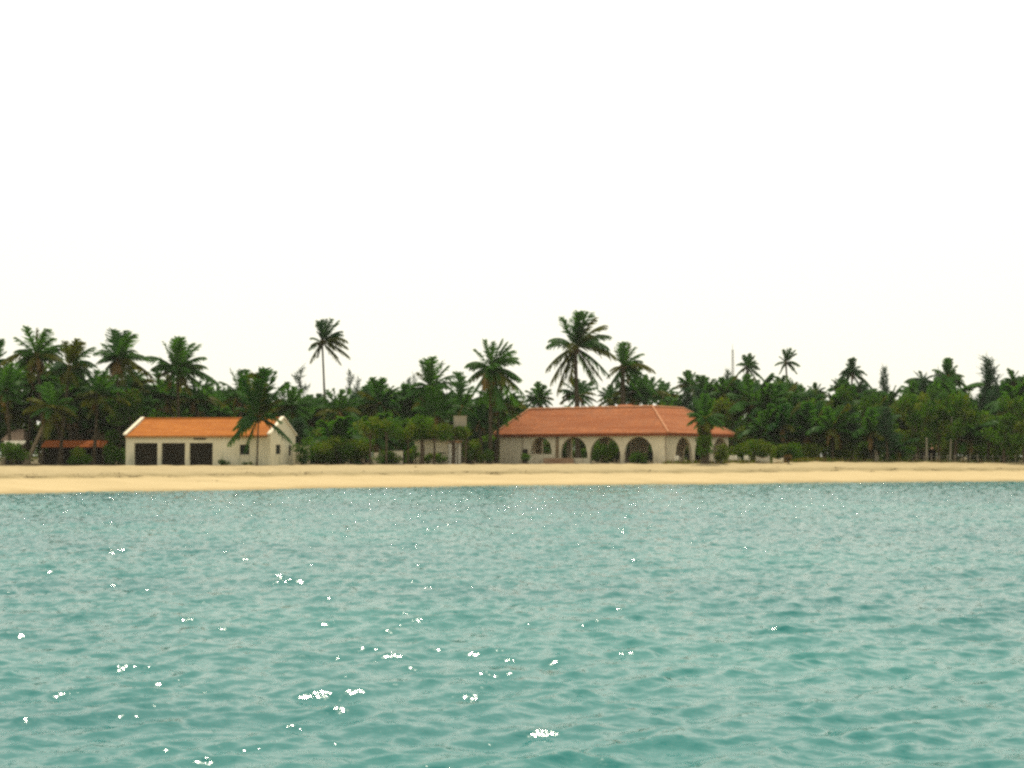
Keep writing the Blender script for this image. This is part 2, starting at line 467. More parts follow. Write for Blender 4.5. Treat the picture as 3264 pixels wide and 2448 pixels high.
def build_beach():
    xs = np.concatenate([np.linspace(-400, -75, 40), np.arange(-74, 74.1, 0.4), np.linspace(75, 400, 40)])
    us = np.concatenate([np.linspace(-1.2, 0, 8)[:-1], np.linspace(0, 1.0, 90), np.linspace(1.02, 1.3, 6)])
    U, X = np.meshgrid(us, xs, indexing='ij')
    ys, yc, zc = Ys(X), Yc(X), Zc(X)
    wig = 0.9 * np.sin(X * 0.21 + 1) + 0.6 * np.sin(X * 0.47 + 2) + 0.35 * np.sin(X * 1.1)
    Y = ys + wig * (1 - np.clip(U, 0, 1)) + U * (yc - ys)
    prof = np.interp(U, [-1.2, 0, 0.08, 0.40, 0.455, 0.50, 1.0, 1.3], [-1.5, 0.0, 0.17, 0.60, 0.66, 0.72, 1.0, 0.965])
    Z = prof * zc
    n = 0.03 * np.sin(X * 1.7 + Y * 0.6) + 0.025 * np.sin(X * 0.8 - Y * 1.3 + 1) + 0.02 * np.sin(X * 3.1 + Y * 2.2)
    Z += n * np.clip(U * 3, 0, 1) + rng.normal(0, 0.012, Z.shape) * np.clip(U * 4, 0, 1)
    co = np.stack([X, Y, Z], -1).reshape(-1, 3)
    nr, nc = U.shape
    i = np.arange(nr - 1)[:, None] * nc + np.arange(nc - 1)[None, :]
    q = np.stack([i, i + 1, i + nc + 1, i + nc], -1).reshape(-1, 4)
    me = bpy.data.meshes.new("beach")
    me.from_pydata(co.tolist(), [], q.tolist())
    a = me.attributes.new("u", 'FLOAT', 'POINT')
    a.data.foreach_set("value", U.reshape(-1).astype(np.float32))
    me.polygons.foreach_set("use_smooth", [True] * len(q))
    o = link("beach", me, M['sand'])
    tag(o, "pale golden sand beach with a dark weed line, between sea and palms", "beach", kind="structure")
    # land behind the beach, joined to its last row
    last = co.reshape(nr, nc, 3)[-1]
    P = last.copy(); P2 = last.copy(); P2[:, 1] += 120; P3 = P2.copy(); P3[:, 1] = 900; P3[:, 0] *= 2
    co2 = np.concatenate([P, P2, P3])
    i = np.arange(2)[:, None] * nc + np.arange(nc - 1)[None, :]
    q = np.stack([i, i + 1, i + nc + 1, i + nc], -1).reshape(-1, 4)
    me = bpy.data.meshes.new("ground")
    me.from_pydata(co2.tolist(), [], q.tolist())
    o = link("ground", me, M['soil'])
    tag(o, "dark leaf-littered soil under the palms behind the beach", "ground", kind="structure")
build_beach()
build_water()

# ------------------------------------------------------------------ palms
def frond_quads(P0, P1, P2, n, lw, rs, wind, hang=0.9, mi=0, wl=1.0):
    """feather leaf along a quadratic curve; returns quads and material indices"""
    t = (np.arange(n) + 0.5) / n
    t = 0.10 + 0.90 * t
    P0, P1, P2 = map(np.asarray, (P0, P1, P2))
    p = ((1-t)**2)[:, None]*P0 + (2*t*(1-t))[:, None]*P1 + (t**2)[:, None]*P2
    d = (2*(1-t))[:, None]*(P1-P0) + (2*t)[:, None]*(P2-P1)
    d /= np.linalg.norm(d, axis=1, keepdims=True) + 1e-9
    L = np.linalg.norm(P1-P0) + np.linalg.norm(P2-P1)
    steep = max(0.0, (P2[2] - P0[2]) / (np.linalg.norm(P2 - P0) + 1e-9))
    hang = hang * (1 - 0.62 * steep); wl = wl * (1 - 0.08 * steep)
    side = np.cross(d, [0, 0, 1.0])
    side += np.array([0.001, 0, 0])
    nrm_ = np.linalg.norm(side, axis=1, keepdims=True)
    side /= nrm_
    step = L / n
    out = []
    for sgn in (-1, 1):
        ll = L * 0.31 * wl * (np.sin(np.pi * np.clip(0.14 + 0.80 * t, 0, 1)) ** 0.55) * (0.8 + 0.4 * rs.random(n))
        v = sgn * side * 0.8 + d * 0.75 + np.array([wind * 0.35, 0, -hang]) * (0.55 + 0.5 * rs.random(n))[:, None]
        v += rs.normal(0, 0.12, (n, 3))
        v /= np.linalg.norm(v, axis=1, keepdims=True)
        tip = p + v * ll[:, None]
        hw = (step * 0.80 * lw)
        b0 = p - d * hw; b1 = p + d * hw
        mid = (p + tip) / 2 + np.array([0, 0, 0.06]) * ll[:, None]
        t0 = tip - d * hw * 0.35; t1 = tip + d * hw * 0.35
        out.append(np.stack([b0, b1, t1, t0], 1))
    # rachis
    k = 7
    tt = np.linspace(0, 0.97, k)
    q = ((1-tt)**2)[:, None]*P0 + (2*tt*(1-tt))[:, None]*P1 + (tt**2)[:, None]*P2
    r = L * 0.011 * (1 - 0.75 * tt)
    up = np.array([0, 0, 1.0]); sx = np.array([1.0, 0, 0])
    for ax in (up, sx, np.array([0, 1.0, 0])):
        out.append(np.stack([q[:-1] - ax*r[:-1, None], q[:-1] + ax*r[:-1, None], q[1:] + ax*r[1:, None], q[1:] - ax*r[1:, None]], 1))
    Q = np.concatenate(out)
    return Q, np.full(len(Q), mi)

PALM_MATS = lambda: [M['palm'], M['palm_y'], M['dead']]
def palm_crown(tips, rs, nl=26, lw=1.0, wind=0.5, yellow=0.15, extra=8, hangers=5, hang=0.9):
    """tips: list of 3-D vectors from the crown's heart"""
    Qs, Ms = [], []
    tips = [np.array(t, dtype=float) for t in tips]
    tips = [t * (1.03 if t[2] > 0.62 * np.linalg.norm(t) else 1.0) for t in tips]
    for t in tips:
        L = np.linalg.norm(t)
        elev = t[2] / L
        bulge = 0.06 + 0.34 * (1 - abs(elev))
        P1 = t * 0.52 + np.array([-0.06 * wind * L, 0, bulge * L])
        mi = 0
        rr = rs.random()
        if elev < 0.15 and rr < yellow * 2.2: mi = 1
        elif rr < yellow * 0.4: mi = 1
        Q, m_ = frond_quads((0, 0, 0), P1, t, nl, lw, rs, wind, hang, mi)
        Qs.append(Q); Ms.append(m_)
    Lm = np.mean([np.linalg.norm(t) for t in tips])
    for _ in range(extra):
        a = rs.random() * 6.283; e = rs.uniform(-0.65, 0.30)
        L = Lm * rs.uniform(0.65, 0.9)
        t = np.array([math.cos(a)*math.cos(e)*L + wind*0.15*L, math.sin(a)*math.cos(e)*L, math.sin(e)*L])
        P1 = t * 0.5 + np.array([0, 0, 0.32 * L])
        Q, m_ = frond_quads((0, 0, 0), P1, t, nl, lw, rs, wind, hang, 1 if rs.random() < yellow and e < 0.2 else 0)
        Qs.append(Q); Ms.append(m_)
    for _ in range(hangers):     # dry leaves hanging along the stem
        a = rs.random() * 6.283; L = Lm * rs.uniform(0.55, 0.8)
        t = np.array([math.cos(a)*0.42*L, math.sin(a)*0.42*L, -L * 0.85])
        P1 = np.array([math.cos(a)*0.5*L, math.sin(a)*0.5*L, -0.10 * L])
        Q, m_ = frond_quads((0, 0, 0), P1, t, max(12, nl*2//3), lw, rs, 0.1, 0.6, 2 if rs.random() < 0.6 else 1, 0.7)
        Qs.append(Q); Ms.append(m_)
    # heart / fruit cluster
    for _ in range(40):
        c = rs.normal(0, 0.055 * Lm, 3) + np.array([0, 0, -0.03 * Lm])
        a, b = rs.normal(0, 0.05 * Lm, 3), rs.normal(0, 0.05 * Lm, 3)
        Qs.append(np.array([[c - a, c - b, c + a, c + b]])); Ms.append(np.array([1 if rs.random() < .4 else 2]))
    return quads_mesh("crown", np.concatenate(Qs), np.concatenate(Ms))

def trunk_mesh(pts, r0, r1, rs, n=8):
    mb = MB(); k = 14
    P = []; rad = []
    pts = [Vector(p) for p in pts]
    for i in range(k + 1):
        t = i / k
        if len(pts) == 2: p = pts[0].lerp(pts[1], t)
        else: p = pts[0]*(1-t)**2 + pts[1]*2*t*(1-t) + pts[2]*t*t
        P.append(p)
        r = r0 + (r1 - r0) * min(1, t * 1.3)
        if t < 0.08: r *= 1.35
        if t > 0.93: r *= 1.25
        rad.append(r * (1 + 0.06 * (i % 2)))
    mb.tube(P, rad, n)
    return mb

def hero_palm(cx, cy, Y, tips, base_px, label, group=None, seed=1, depth=0.55, extra=8, hangers=5, yellow=0.15,
              wind=0.5, tr=0.17, nl=28, lw=1.0, bend=0.0, trunkmat='trunk', hang=0.9):
    rs = np.random.default_rng(seed)
    c = at(cx, cy, Y)
    bx = (base_px - 1632.0) / F * Y
    gz = ground_z(bx)
    base = Vector((bx, Y, gz))
    root = thing("palm_tree", base, label, "palm tree", group)
    m = mpp(Y)
    T = []
    for i, (tx, ty) in enumerate(tips):
        vx, vz = (tx - cx) * m, (cy - ty) * m
        L = math.hypot(vx, vz)
        dy_ = rs.uniform(-depth, depth) * L
        T.append((vx * 1.02, dy_, vz * 1.02))
    o = link("crown", palm_crown(T, rs, nl, lw, wind, yellow, extra, hangers, hang), PALM_MATS(), root)
    o.location = c - base
    top = c - base
    mid = Vector((top.x * 0.5 + bend * top.z, 0, top.z * 0.5))
    trunk_mesh([(0, 0, -0.3), mid, top], tr * 1.15, tr * 0.8, rs).build("trunk", M[trunkmat], root, True)
    return root

LEFT = "coconut palms in the left grove"
hero_palm(116, 1134, 156, [(96,1049),(115,1052),(134,1051),(163,1056),(177,1080),(206,1100),(63,1080),(22,1155),(33,1185),(192,1125),(203,1150),(150,1200),(80,1190),(110,1210)], 140,
          "tall coconut palm with spread crown, highest at the far left", LEFT, 11, yellow=0.25, bend=0.03, extra=16, hangers=9)
hero_palm(221, 1170, 153, [(213,1094),(235,1089),(250,1087),(268,1096),(300,1108),(311,1166),(290,1200),(160,1190),(185,1150),(200,1240),(260,1230),(300,1240)], 190,
          "dense dark palm with upswept fronds between two taller left palms", LEFT, 12, yellow=0.3, extra=16, hangers=9)
hero_palm(373, 1148, 158, [(349,1052),(366,1062),(389,1056),(412,1065),(434,1072),(313,1112),(326,1096),(438,1119),(463,1141),(470,1195),(459,1224),(333,1174),(402,1224),(360,1215),(425,1180)], 385,
          "coconut palm with star-shaped crown just left of the orange-roofed house", LEFT, 13, extra=11, hangers=8)
hero_palm(-12, 1150, 158, [(-30,1075),(8,1085),(15,1120),(14,1165),(-40,1120),(20,1190),(-20,1220)], -20,
          "palm cut off by the left edge of the picture", LEFT, 14, extra=12, hangers=6)
hero_palm(20, 1245, 150, [(-20,1180),(10,1170),(30,1175),(52,1165),(75,1185),(-30,1230),(60,1240),(70,1280),(40,1300),(0,1310),(-20,1290)], 40,
          "low dark palm at the left edge under taller ones", LEFT, 15, yellow=0.2, extra=14, hangers=8)
hero_palm(312, 1262, 152, [(280,1190),(310,1185),(340,1190),(365,1200),(250,1230),(390,1240),(400,1280),(355,1310),(290,1330),(250,1290),(372,1320)], 300,
          "yellowing palm left of the orange-roofed house's white gable", LEFT, 16, yellow=0.9, extra=12, hangers=8)
hero_palm(165, 1300, 149, [(120,1230),(160,1225),(200,1230),(95,1270),(230,1270),(80,1310),(240,1320),(120,1370),(200,1380),(160,1390)], 80,
          "leaning palm with pale slanting trunk in the left grove", LEFT, 17, yellow=0.5, trunkmat='wood', tr=0.2, extra=14, hangers=6)
hero_palm(565, 1180, 162, [(525,1094),(555,1086),(570,1083),(584,1085),(598,1094),(628,1101),(647,1137),(654,1198),(694,1220),(477,1139),(487,1176),(505,1240),(657,1250),(600,1250),(540,1130),(610,1150)], 575,
          "palm with feather-duster crown behind the middle of the orange roof", None, 18, extra=15, hangers=9)
hero_palm(768, 1262, 160, [(737,1181),(762,1181),(788,1184),(802,1195),(704,1217),(720,1260),(700,1290),(745,1320),(830,1250),(820,1300)], 765,
          "dark bluish palm behind the right end of the orange roof", None, 19, extra=13, hangers=7)
hero_palm(824, 1330, 142.3, [(820,1200),(831,1184),(849,1186),(871,1192),(907,1224),(784,1217),(889,1275),(760,1250),(726,1412),(780,1436),(744,1365),(930,1404),(880,1290),(900,1345),(760,1300),(842,1240),(800,1240)], 820,
          "young palm on thin trunk in front of the white house wall", None, 20, extra=3, hangers=0, tr=0.085, yellow=0.12, depth=0.35)
hero_palm(1027, 1092, 190, [(1014,1026),(1026,1022),(1037,1020),(1055,1022),(1074,1025),(1086,1054),(1090,1066),(1106,1087),(1104,1105),(1112,1136),(1088,1159),(1078,1140),(988,1076),(992,1100),(987,1152),(1010,1138)], 1042,
          "very tall thin-stemmed palm standing alone above the trees left of centre", None, 21, extra=2, hangers=0, tr=0.15, depth=0.25, yellow=0.35, bend=0.006, nl=30, lw=1.1)
hero_palm(1374, 1239, 162, [(1343,1155),(1362,1152),(1381,1146),(1406,1155),(1424,1170),(1444,1195),(1453,1224),(1334,1188),(1298,1260),(1315,1296),(1442,1275),(1406,1307),(1345,1307),(1440,1240)], 1385,
          "round-crowned palm behind the small pale building", None, 22, bend=0.01, extra=15, hangers=8)
hero_palm(1475, 1300, 158, [(1461,1192),(1466,1230),(1502,1236),(1494,1262),(1440,1270),(1520,1290),(1430,1310),(1500,1330)], 1500,
          "small palm with one upright spear leaf by the water tank", None, 23, extra=5)
hero_palm(1565, 1176, 156, [(1516,1116),(1546,1090),(1570,1094),(1597,1087),(1612,1094),(1624,1101),(1646,1137),(1635,1120),(1660,1206),(1668,1252),(1498,1213),(1508,1253),(1650,1282),(1600,1300),(1550,1305),(1520,1290),(1640,1240),(1580,1290)], 1562,
          "full shaggy palm beside the left end of the arcaded house", None, 24, tr=0.2, extra=18, hangers=14)
hero_palm(1834, 1108, 177, [(1792,1018),(1840,1003),(1852,1000),(1866,1000),(1880,1006),(1892,1018),(1928,1034),(1942,1069),(1935,1108),(1957,1137),(1940,1192),(1906,1224),(1890,1215),(1745,1101),(1742,1177),(1756,1217),(1776,1246),(1819,1217),(1862,1060),(1800,1200),(1915,1205)], 1842,
          "tallest broadest palm, spreading over the terracotta roof", None, 25, extra=2, hangers=0, tr=0.27, depth=0.3, nl=32, lw=1.0)
hero_palm(1984, 1170, 178, [(1959,1112),(1979,1098),(1990,1096),(2004,1098),(2022,1108),(2048,1127),(2046,1150),(2080,1181),(2069,1210),(2080,1246),(1935,1202),(1924,1268),(1945,1180),(2040,1253),(2020,1200),(1960,1240)], 1988,
          "thick-trunked palm right of the tallest palm behind the terracotta roof", None, 26, extra=3, hangers=1, tr=0.36, yellow=0.3, depth=0.35)
LOW = "lower palms filling the grove"
for (cx, cy, Yd, Rr, sd_, lab) in (
    (100,1225,160,95,131,"lower palm under the highest far-left palm"),
    (225,1262,158,90,132,"lower palm under the upswept dark palm"),
    (405,1238,166,85,133,"lower palm under the star-shaped crown, left of the roof"),
    (520,1262,168,80,134,"lower palm left of the feather-duster palm"),
    (625,1275,168,80,135,"lower palm right of the feather-duster palm"),
    (1390,1320,160,85,136,"lower palm under the round-crowned palm"),
    (1590,1290,160,80,137,"lower palm under the full shaggy palm"),
    (1530,1345,157,60,138,"lowest palm at the arcaded house's left eave"),
    (2020,1250,184,70,139,"palm crown right of the thick palm stem"),
    (1210,1290,170,80,140,"palm above the low garden wall"),
    (1080,1310,168,80,141,"palm in the thicket under the tall thin palm's right side"),
    (930,1300,166,75,142,"palm directly behind the white gable end")):
    rs_ = random.Random(sd_)
    tips = [(cx + Rr*math.cos(a)*rs_.uniform(.8,1.05), cy - Rr*math.sin(a)*rs_.uniform(.75,1.05)) for a in [R(x) for x in range(-65, 250, 21)]]
    hero_palm(cx, cy, Yd, tips, cx + rs_.uniform(-12, 12), lab, LOW, sd_, extra=10, hangers=7, nl=22, lw=1.15, yellow=0.2)
BACK = "palms rising behind the arcaded house"
for (cx, cy, Yd, Rr, sd_, lab) in (
    (1718,1276,190,52,31,"small sparse palm left of the tallest palm's trunk"),
    (1845,1262,196,62,32,"low palm at the foot of the tallest palm"),
    (2062,1262,196,66,33,"bushy palm right of the thick-trunked palm"),
    (2116,1268,205,52,34,"small palm over the roof's light hip line"),
    (1950,1275,205,52,35,"small yellowish palm between the two roof palms"),
    (2200,1232,210,48,36,"small round palm above the right end of the terracotta roof"),
    (2243,1246,206,50,37,"second small round palm above the right end of the terracotta roof")):
    rs_ = random.Random(sd_)
    tips = [(cx + Rr*math.cos(a)*rs_.uniform(.8,1.05), cy - Rr*math.sin(a)*rs_.uniform(.8,1.05)) for a in [R(x) for x in range(-60, 250, 22)]]
    hero_palm(cx, cy, Yd, tips, cx + rs_.uniform(-8, 8), lab, BACK, sd_, extra=5, hangers=2, nl=18, lw=1.3, yellow=0.5 if sd_ == 35 else 0.12)
RIGHT = "palms standing out above the right-hand wood"
hero_palm(2382, 1166, 215, [(2375,1132),(2391,1128),(2400,1136),(2410,1148),(2424,1174),(2438,1217),(2362,1155),(2348,1195),(2380,1205),(2415,1215)], 2395,
          "wind-blown palm just right of the lattice mast", RIGHT, 41, nl=24, lw=1.6, extra=8, hangers=1)
hero_palm(2505, 1155, 220, [(2500,1116),(2508,1113),(2519,1112),(2536,1127),(2530,1118),(2550,1163),(2541,1188),(2532,1178),(2485,1137),(2470,1163),(2483,1190)], 2520,
          "slim palm with small open crown standing clear right of the mast", RIGHT, 42, nl=24, lw=1.6, extra=3, hangers=0, tr=0.16, depth=0.25)
hero_palm(2490, 1235, 200, [(2465,1210),(2475,1203),(2495,1200),(2515,1210),(2530,1235),(2545,1265),(2450,1250),(2470,1290),(2520,1290),(2555,1300)], 2495,
          "dense palm directly under the slim open-crowned palm", RIGHT, 43, nl=24, lw=1.6, extra=14)
hero_palm(2715, 1184, 212, [(2708,1146),(2718,1143),(2728,1147),(2744,1166),(2758,1194),(2702,1160),(2670,1208),(2783,1246),(2740,1225),(2770,1222),(2690,1200)], 2718,
          "palm with upright tuft midway along the right-hand wood", RIGHT, 44, nl=24, lw=1.6, extra=9)
hero_palm(2685, 1235, 205, [(2664,1206),(2680,1202),(2700,1208),(2650,1240),(2720,1240),(2655,1270),(2720,1280),(2690,1290)], 2690,
          "low palm left of and below the upright-tufted palm", RIGHT, 45, nl=18, lw=1.6, extra=12)
hero_palm(2600, 1252, 205, [(2580,1230),(2595,1222),(2612,1225),(2630,1235),(2565,1262),(2640,1265),(2575,1300),(2625,1300)], 2600,
          "round-topped palm between the slim palm and the upright-tufted palm", RIGHT, 46, nl=18, lw=1.6, extra=12)
hero_palm(2941, 1216, 198, [(2919,1184),(2935,1184),(2952,1188),(2972,1196),(2892,1214),(2890,1248),(2985,1225),(2915,1275),(2965,1280)], 2945,
          "broad palm left of the tall bushy right-hand palm", RIGHT, 47, nl=24, lw=1.6, extra=14)
hero_palm(3022, 1200, 196, [(3015,1148),(3024,1144),(3033,1147),(3050,1166),(3045,1180),(3068,1199),(2977,1177),(3089,1237),(2990,1230),(3070,1250),(3000,1265),(3040,1270),(3005,1165)], 3025,
          "tall bushy palm near the right edge with peaked top", RIGHT, 48, nl=24, lw=1.6, extra=16, hangers=3)
hero_palm(3228, 1212, 192, [(3213,1177),(3228,1182),(3243,1184),(3258,1200),(3200,1215),(3270,1235),(3205,1250),(3240,1270)], 3230,
          "palm nearest the right edge of the picture", RIGHT, 49, nl=24, lw=1.6, extra=12)
hero_palm(2246, 1335, 147, [(2225,1275),(2245,1262),(2268,1275),(2222,1325),(2285,1320),(2222,1375),(2272,1365),(2235,1400),(2258,1410),(2228,1420),(2262,1430),(2245,1440)], 2248,
          "shaggy dark palm in front of the terracotta roof's right end", None, 51, extra=22, hangers=26, tr=0.35, lw=1.5)

# ------------------------------------------------------------------ broadleaf and casuarina trees
def leaf_cloud(rs, centers, radii, n_per, size, flat=0.8, ymat=0.15, up=0.0):
    Qs, Ms = [], []
    for c, r in zip(centers, radii):
        n = int(n_per * r * r)
        v = rs.normal(0, 1, (n, 3)); v /= np.linalg.norm(v, axis=1, keepdims=True)
        p = np.asarray(c) + v * (r * (rs.random(n) ** 0.35))[:, None] * np.array([1, 1, flat])
        a = rs.normal(0, 1, (n, 3)); a[:, 2] += up; a /= np.linalg.norm(a, axis=1, keepdims=True)
        b = np.cross(a, rs.normal(0, 1, (n, 3))); b /= np.linalg.norm(b, axis=1, keepdims=True)
        s_ = size * (0.6 + 0.8 * rs.random(n))[:, None]
        Qs.append(np.stack([p - a*s_, p - b*s_*0.45, p + a*s_, p + b*s_*0.45], 1))
        Ms.append((rs.random(n) < (0.8 if rs.random() < ymat else 0.05)).astype(int))
    return np.concatenate(Qs), np.concatenate(Ms)

def limbs(rs, H, targets, r0=0.16):
    mb = MB()
    fork = Vector((rs.normal(0, .1), rs.normal(0, .1), H * 0.35))
    mb.tube([(0, 0, -0.3), (0.03, 0, H * 0.15), fork], [r0 * 1.25, r0, r0 * 0.85], 7)
    for c in targets:
        c = Vector(c)
        m_ = fork.lerp(c, 0.5) + Vector((0, 0, -0.05 * H))
        mb.tube([fork, m_, c], [r0 * 0.6, r0 * 0.4, r0 * 0.12], 5)
    return mb

def proto_broad(seed, H, W):
    rs = np.random.default_rng(seed)
    cs, rd = [], []
    for i in range(15):
        a = rs.random() * 6.283; q = rs.random() ** 0.6
        z = H * rs.uniform(0.28, 0.92)
        wz = W * 0.5 * (1 - ((z / H - 0.5) / 0.62) ** 2) ** 0.5
        cs.append((math.cos(a) * q * wz, math.sin(a) * q * wz, z)); rd.append(rs.uniform(0.16, 0.28) * W * 0.75)
    Q, Mi = leaf_cloud(rs, cs, rd, 150, 0.20, 0.8, 0.32)
    me = quads_mesh("crown", Q, Mi)
    for m_ in (M['broad'], M['broad_y']): me.materials.append(m_)
    mb = limbs(rs, H, [cs[i] for i in range(6)])
    return me, mb
def proto_casuarina(seed, H, W, sparse=1.0):
    rs = np.random.default_rng(seed)
    Qs = []
    mb = MB()
    lean = rs.normal(0, 0.02, 2)
    mb.tube([(0, 0, -0.3), (lean[0]*H*.5, lean[1]*H*.5, H * 0.5), (lean[0]*H, lean[1]*H, H * 0.97)], [0.16, 0.10, 0.02], 6)
    nb = int(46 * sparse)
    for i in range(nb):
        z = H * (0.18 + 0.80 * (i / nb))
        a = rs.random() * 6.283
        L = W * 0.5 * (1 - (z / H) ** 1.6) * rs.uniform(0.6, 1.15) + 0.15
        d = np.array([math.cos(a), math.sin(a), 0.55 + 0.5 * z / H]); d /= np.linalg.norm(d)
        b0 = np.array([lean[0]*z, lean[1]*z, z])
        if L > 0.5: mb.tube([Vector(b0), Vector(b0 + d * L * 0.9)], [0.03, 0.01], 3, cap=False)
        n = int(52 * L) + 8
        t = 0.15 + 0.9 * rs.random(n)
        p = b0 + d * (t * L)[:, None] + rs.normal(0, 0.10 + 0.05 * L, (n, 3))
        v = d * 0.6 + rs.normal(0, 0.45, (n, 3)) + np.array([0.25, 0, 0.15]); v /= np.linalg.norm(v, axis=1, keepdims=True)
        s2 = np.cross(v, rs.normal(0, 1, (n, 3))); s2 /= np.linalg.norm(s2, axis=1, keepdims=True)
        ln = (0.16 + 0.16 * rs.random(n))[:, None]; wd = 0.035
        Qs.append(np.stack([p - s2*wd, p + s2*wd, p + v*ln*2 + s2*wd*.4, p + v*ln*2 - s2*wd*.4], 1))
    Q = np.concatenate(Qs)
    me = quads_mesh("crown", Q, np.zeros(len(Q)))
    me.materials.append(M['needle'])
    return me, mb
def proto_palm(seed, L, nl=17):
    rs = np.random.default_rng(seed)
    tips = []
    for i in range(17):
        a = rs.random() * 6.283; e = R(rs.uniform(-35, 80))
        q = L * rs.uniform(0.8, 1.05)
        tips.append((math.cos(a)*math.cos(e)*q + 0.2*L*math.sin(max(e,0)), math.sin(a)*math.cos(e)*q, math.sin(e)*q))
    me = palm_crown(tips, rs, nl, 1.35, 0.6, 0.07, 6, 5)
    for m_ in PALM_MATS(): me.materials.append(m_)
    return me

def mesh_only(mb, name, mats):
    o = mb.build(name, mats); me = o.data
    bpy.data.objects.remove(o); return me
PB = []
for i in range(6):
    H = 6.0
    me, mb = proto_broad(100 + i, H, 5.0)
    PB.append((me, mesh_only(mb, "trunk", M['bark']), H))
PC = []
for i in range(4):
    me, mb = proto_casuarina(200 + i, 9.0, 3.4)
    PC.append((me, mesh_only(mb, "trunk", M['bark']), 9.0))
PCS = []
for i in range(2):
    me, mb = proto_casuarina(230 + i, 9.0, 3.2, 0.42)
    PCS.append((me, mesh_only(mb, "trunk", M['bark']), 9.0))
PP = [proto_palm(300 + i, 3.4) for i in range(6)]
tr_me = []
for i in range(3):
    tr_me.append(mesh_only(trunk_mesh([(0, 0, -0.05), (0.02 * (i-1), 0, 0.5), (0, 0, 1.0)], 0.17, 0.12, None), "trunk", M['trunk']))

def put(name, crown_me, trunk_me, loc, sx, sz, rz, label, cat, group, crown_at=None, tz=None):
    root = thing(name, loc, label, cat, group, rz)
    c = bpy.data.objects.new("crown", crown_me); S.collection.objects.link(c); c.parent = root
    t = bpy.data.objects.new("trunk", trunk_me); S.collection.objects.link(t); t.parent = root
    if crown_at is not None:
        c.location = crown_at; c.scale = (sx, sx, sz)
        t.scale = (1, 1, tz)
    else:
        c.scale = t.scale = (sx, sx, sz)
    return root

ENV = [(-200, 1185), (0, 1190), (100, 1172), (200, 1185), (300, 1200), (350, 1235), (450, 1254), (480, 1232), (560, 1232), (640, 1254), (700, 1244), (760, 1237), (870, 1274), (930, 1264), (1000, 1254), (1050, 1297), (1085, 1250), (1150, 1232), (1250, 1238), (1330, 1254), (1380, 1242), (1480, 1277), (1550, 1252), (1640, 1290), (1700, 1312), (1750, 1302), (1830, 1296), (1950, 1300), (2050, 1282), (2100, 1268), (2150, 1258), (2195, 1222), (2250, 1228), (2300, 1205), (2340, 1195), (2400, 1190), (2440, 1225), (2465, 1245), (2480, 1215), (2520, 1212), (2550, 1245), (2570, 1258), (2600, 1222), (2640, 1240), (2665, 1215), (2700, 1205), (2760, 1225), (2790, 1245), (2815, 1225), (2850, 1262), (2875, 1268), (2900, 1225), (2940, 1200), (3000, 1185), (3040, 1180), (3075, 1225), (3110, 1268), (3130, 1268), (3150, 1220), (3200, 1205), (3264, 1200), (3500, 1210)]
ex = [e[0] for e in ENV]; ey = [e[1] for e in ENV]
rf = random.Random(5)
LM = [(20, "below the left-edge palms"), (116, "around the highest far-left palm"), (225, "around the upswept dark palm of the left grove"), (373, "around the star-shaped palm crown"),
      (470, "behind the left end of the orange roof"), (567, "around the feather-duster palm"), (680, "behind the right half of the orange roof"), (790, "behind the young palm at the white house"),
      (900, "behind the white right-hand gable"), (1030, "at the foot of the tall thin palm"), (1120, "just right of the tall thin palm"), (1220, "above the low garden wall"),
      (1310, "above the gap beside the small pale building"), (1380, "around the round-crowned palm"), (1470, "around the water tank"), (1565, "around the full shaggy palm"),
      (1660, "above the left hip of the terracotta roof"), (1760, "left of the tallest palm's stem"), (1850, "at the tallest palm's stem"), (1985, "around the thick-trunked palm"),
      (2090, "above the roof's light hip line"), (2200, "above the terracotta roof's right end"), (2280, "right of the shaggy palm at the roof's end"), (2345, "under the lattice mast"),
      (2420, "above the small rowing boats"), (2505, "under the slim open-crowned palm"), (2600, "behind the grassy dune"), (2715, "under the upright-tufted palm"),
      (2812, "around the thin pointed casuarina"), (2875, "right of the thin pointed casuarina"), (2945, "around the whitish trunk"), (3022, "around the tall bushy right-hand palm"),
      (3095, "left of the tall spiky casuarina"), (3165, "around the tall spiky casuarina"), (3235, "at the right edge of the picture")]
FILLED = {}
def regroup():
    for (base, grp), L in FILLED.items():
        L.sort(key=lambda e: e[0])
        for i, (p, root) in enumerate(L):
            if len(L) == 1: pre = ""
            elif len(L) == 2: pre = ("left one of two: ", "right one of two: ")[i]
            else: pre = ("leftmost of %d, " % len(L), "rightmost of %d, " % len(L))[i > 0] if i in (0, len(L) - 1) else "%s from left of %d: " % (("second", "third", "fourth", "fifth", "sixth", "seventh", "eighth")[i - 1], len(L))
            root["label"] = pre + base.replace("just ", "")
            root["group"] = grp
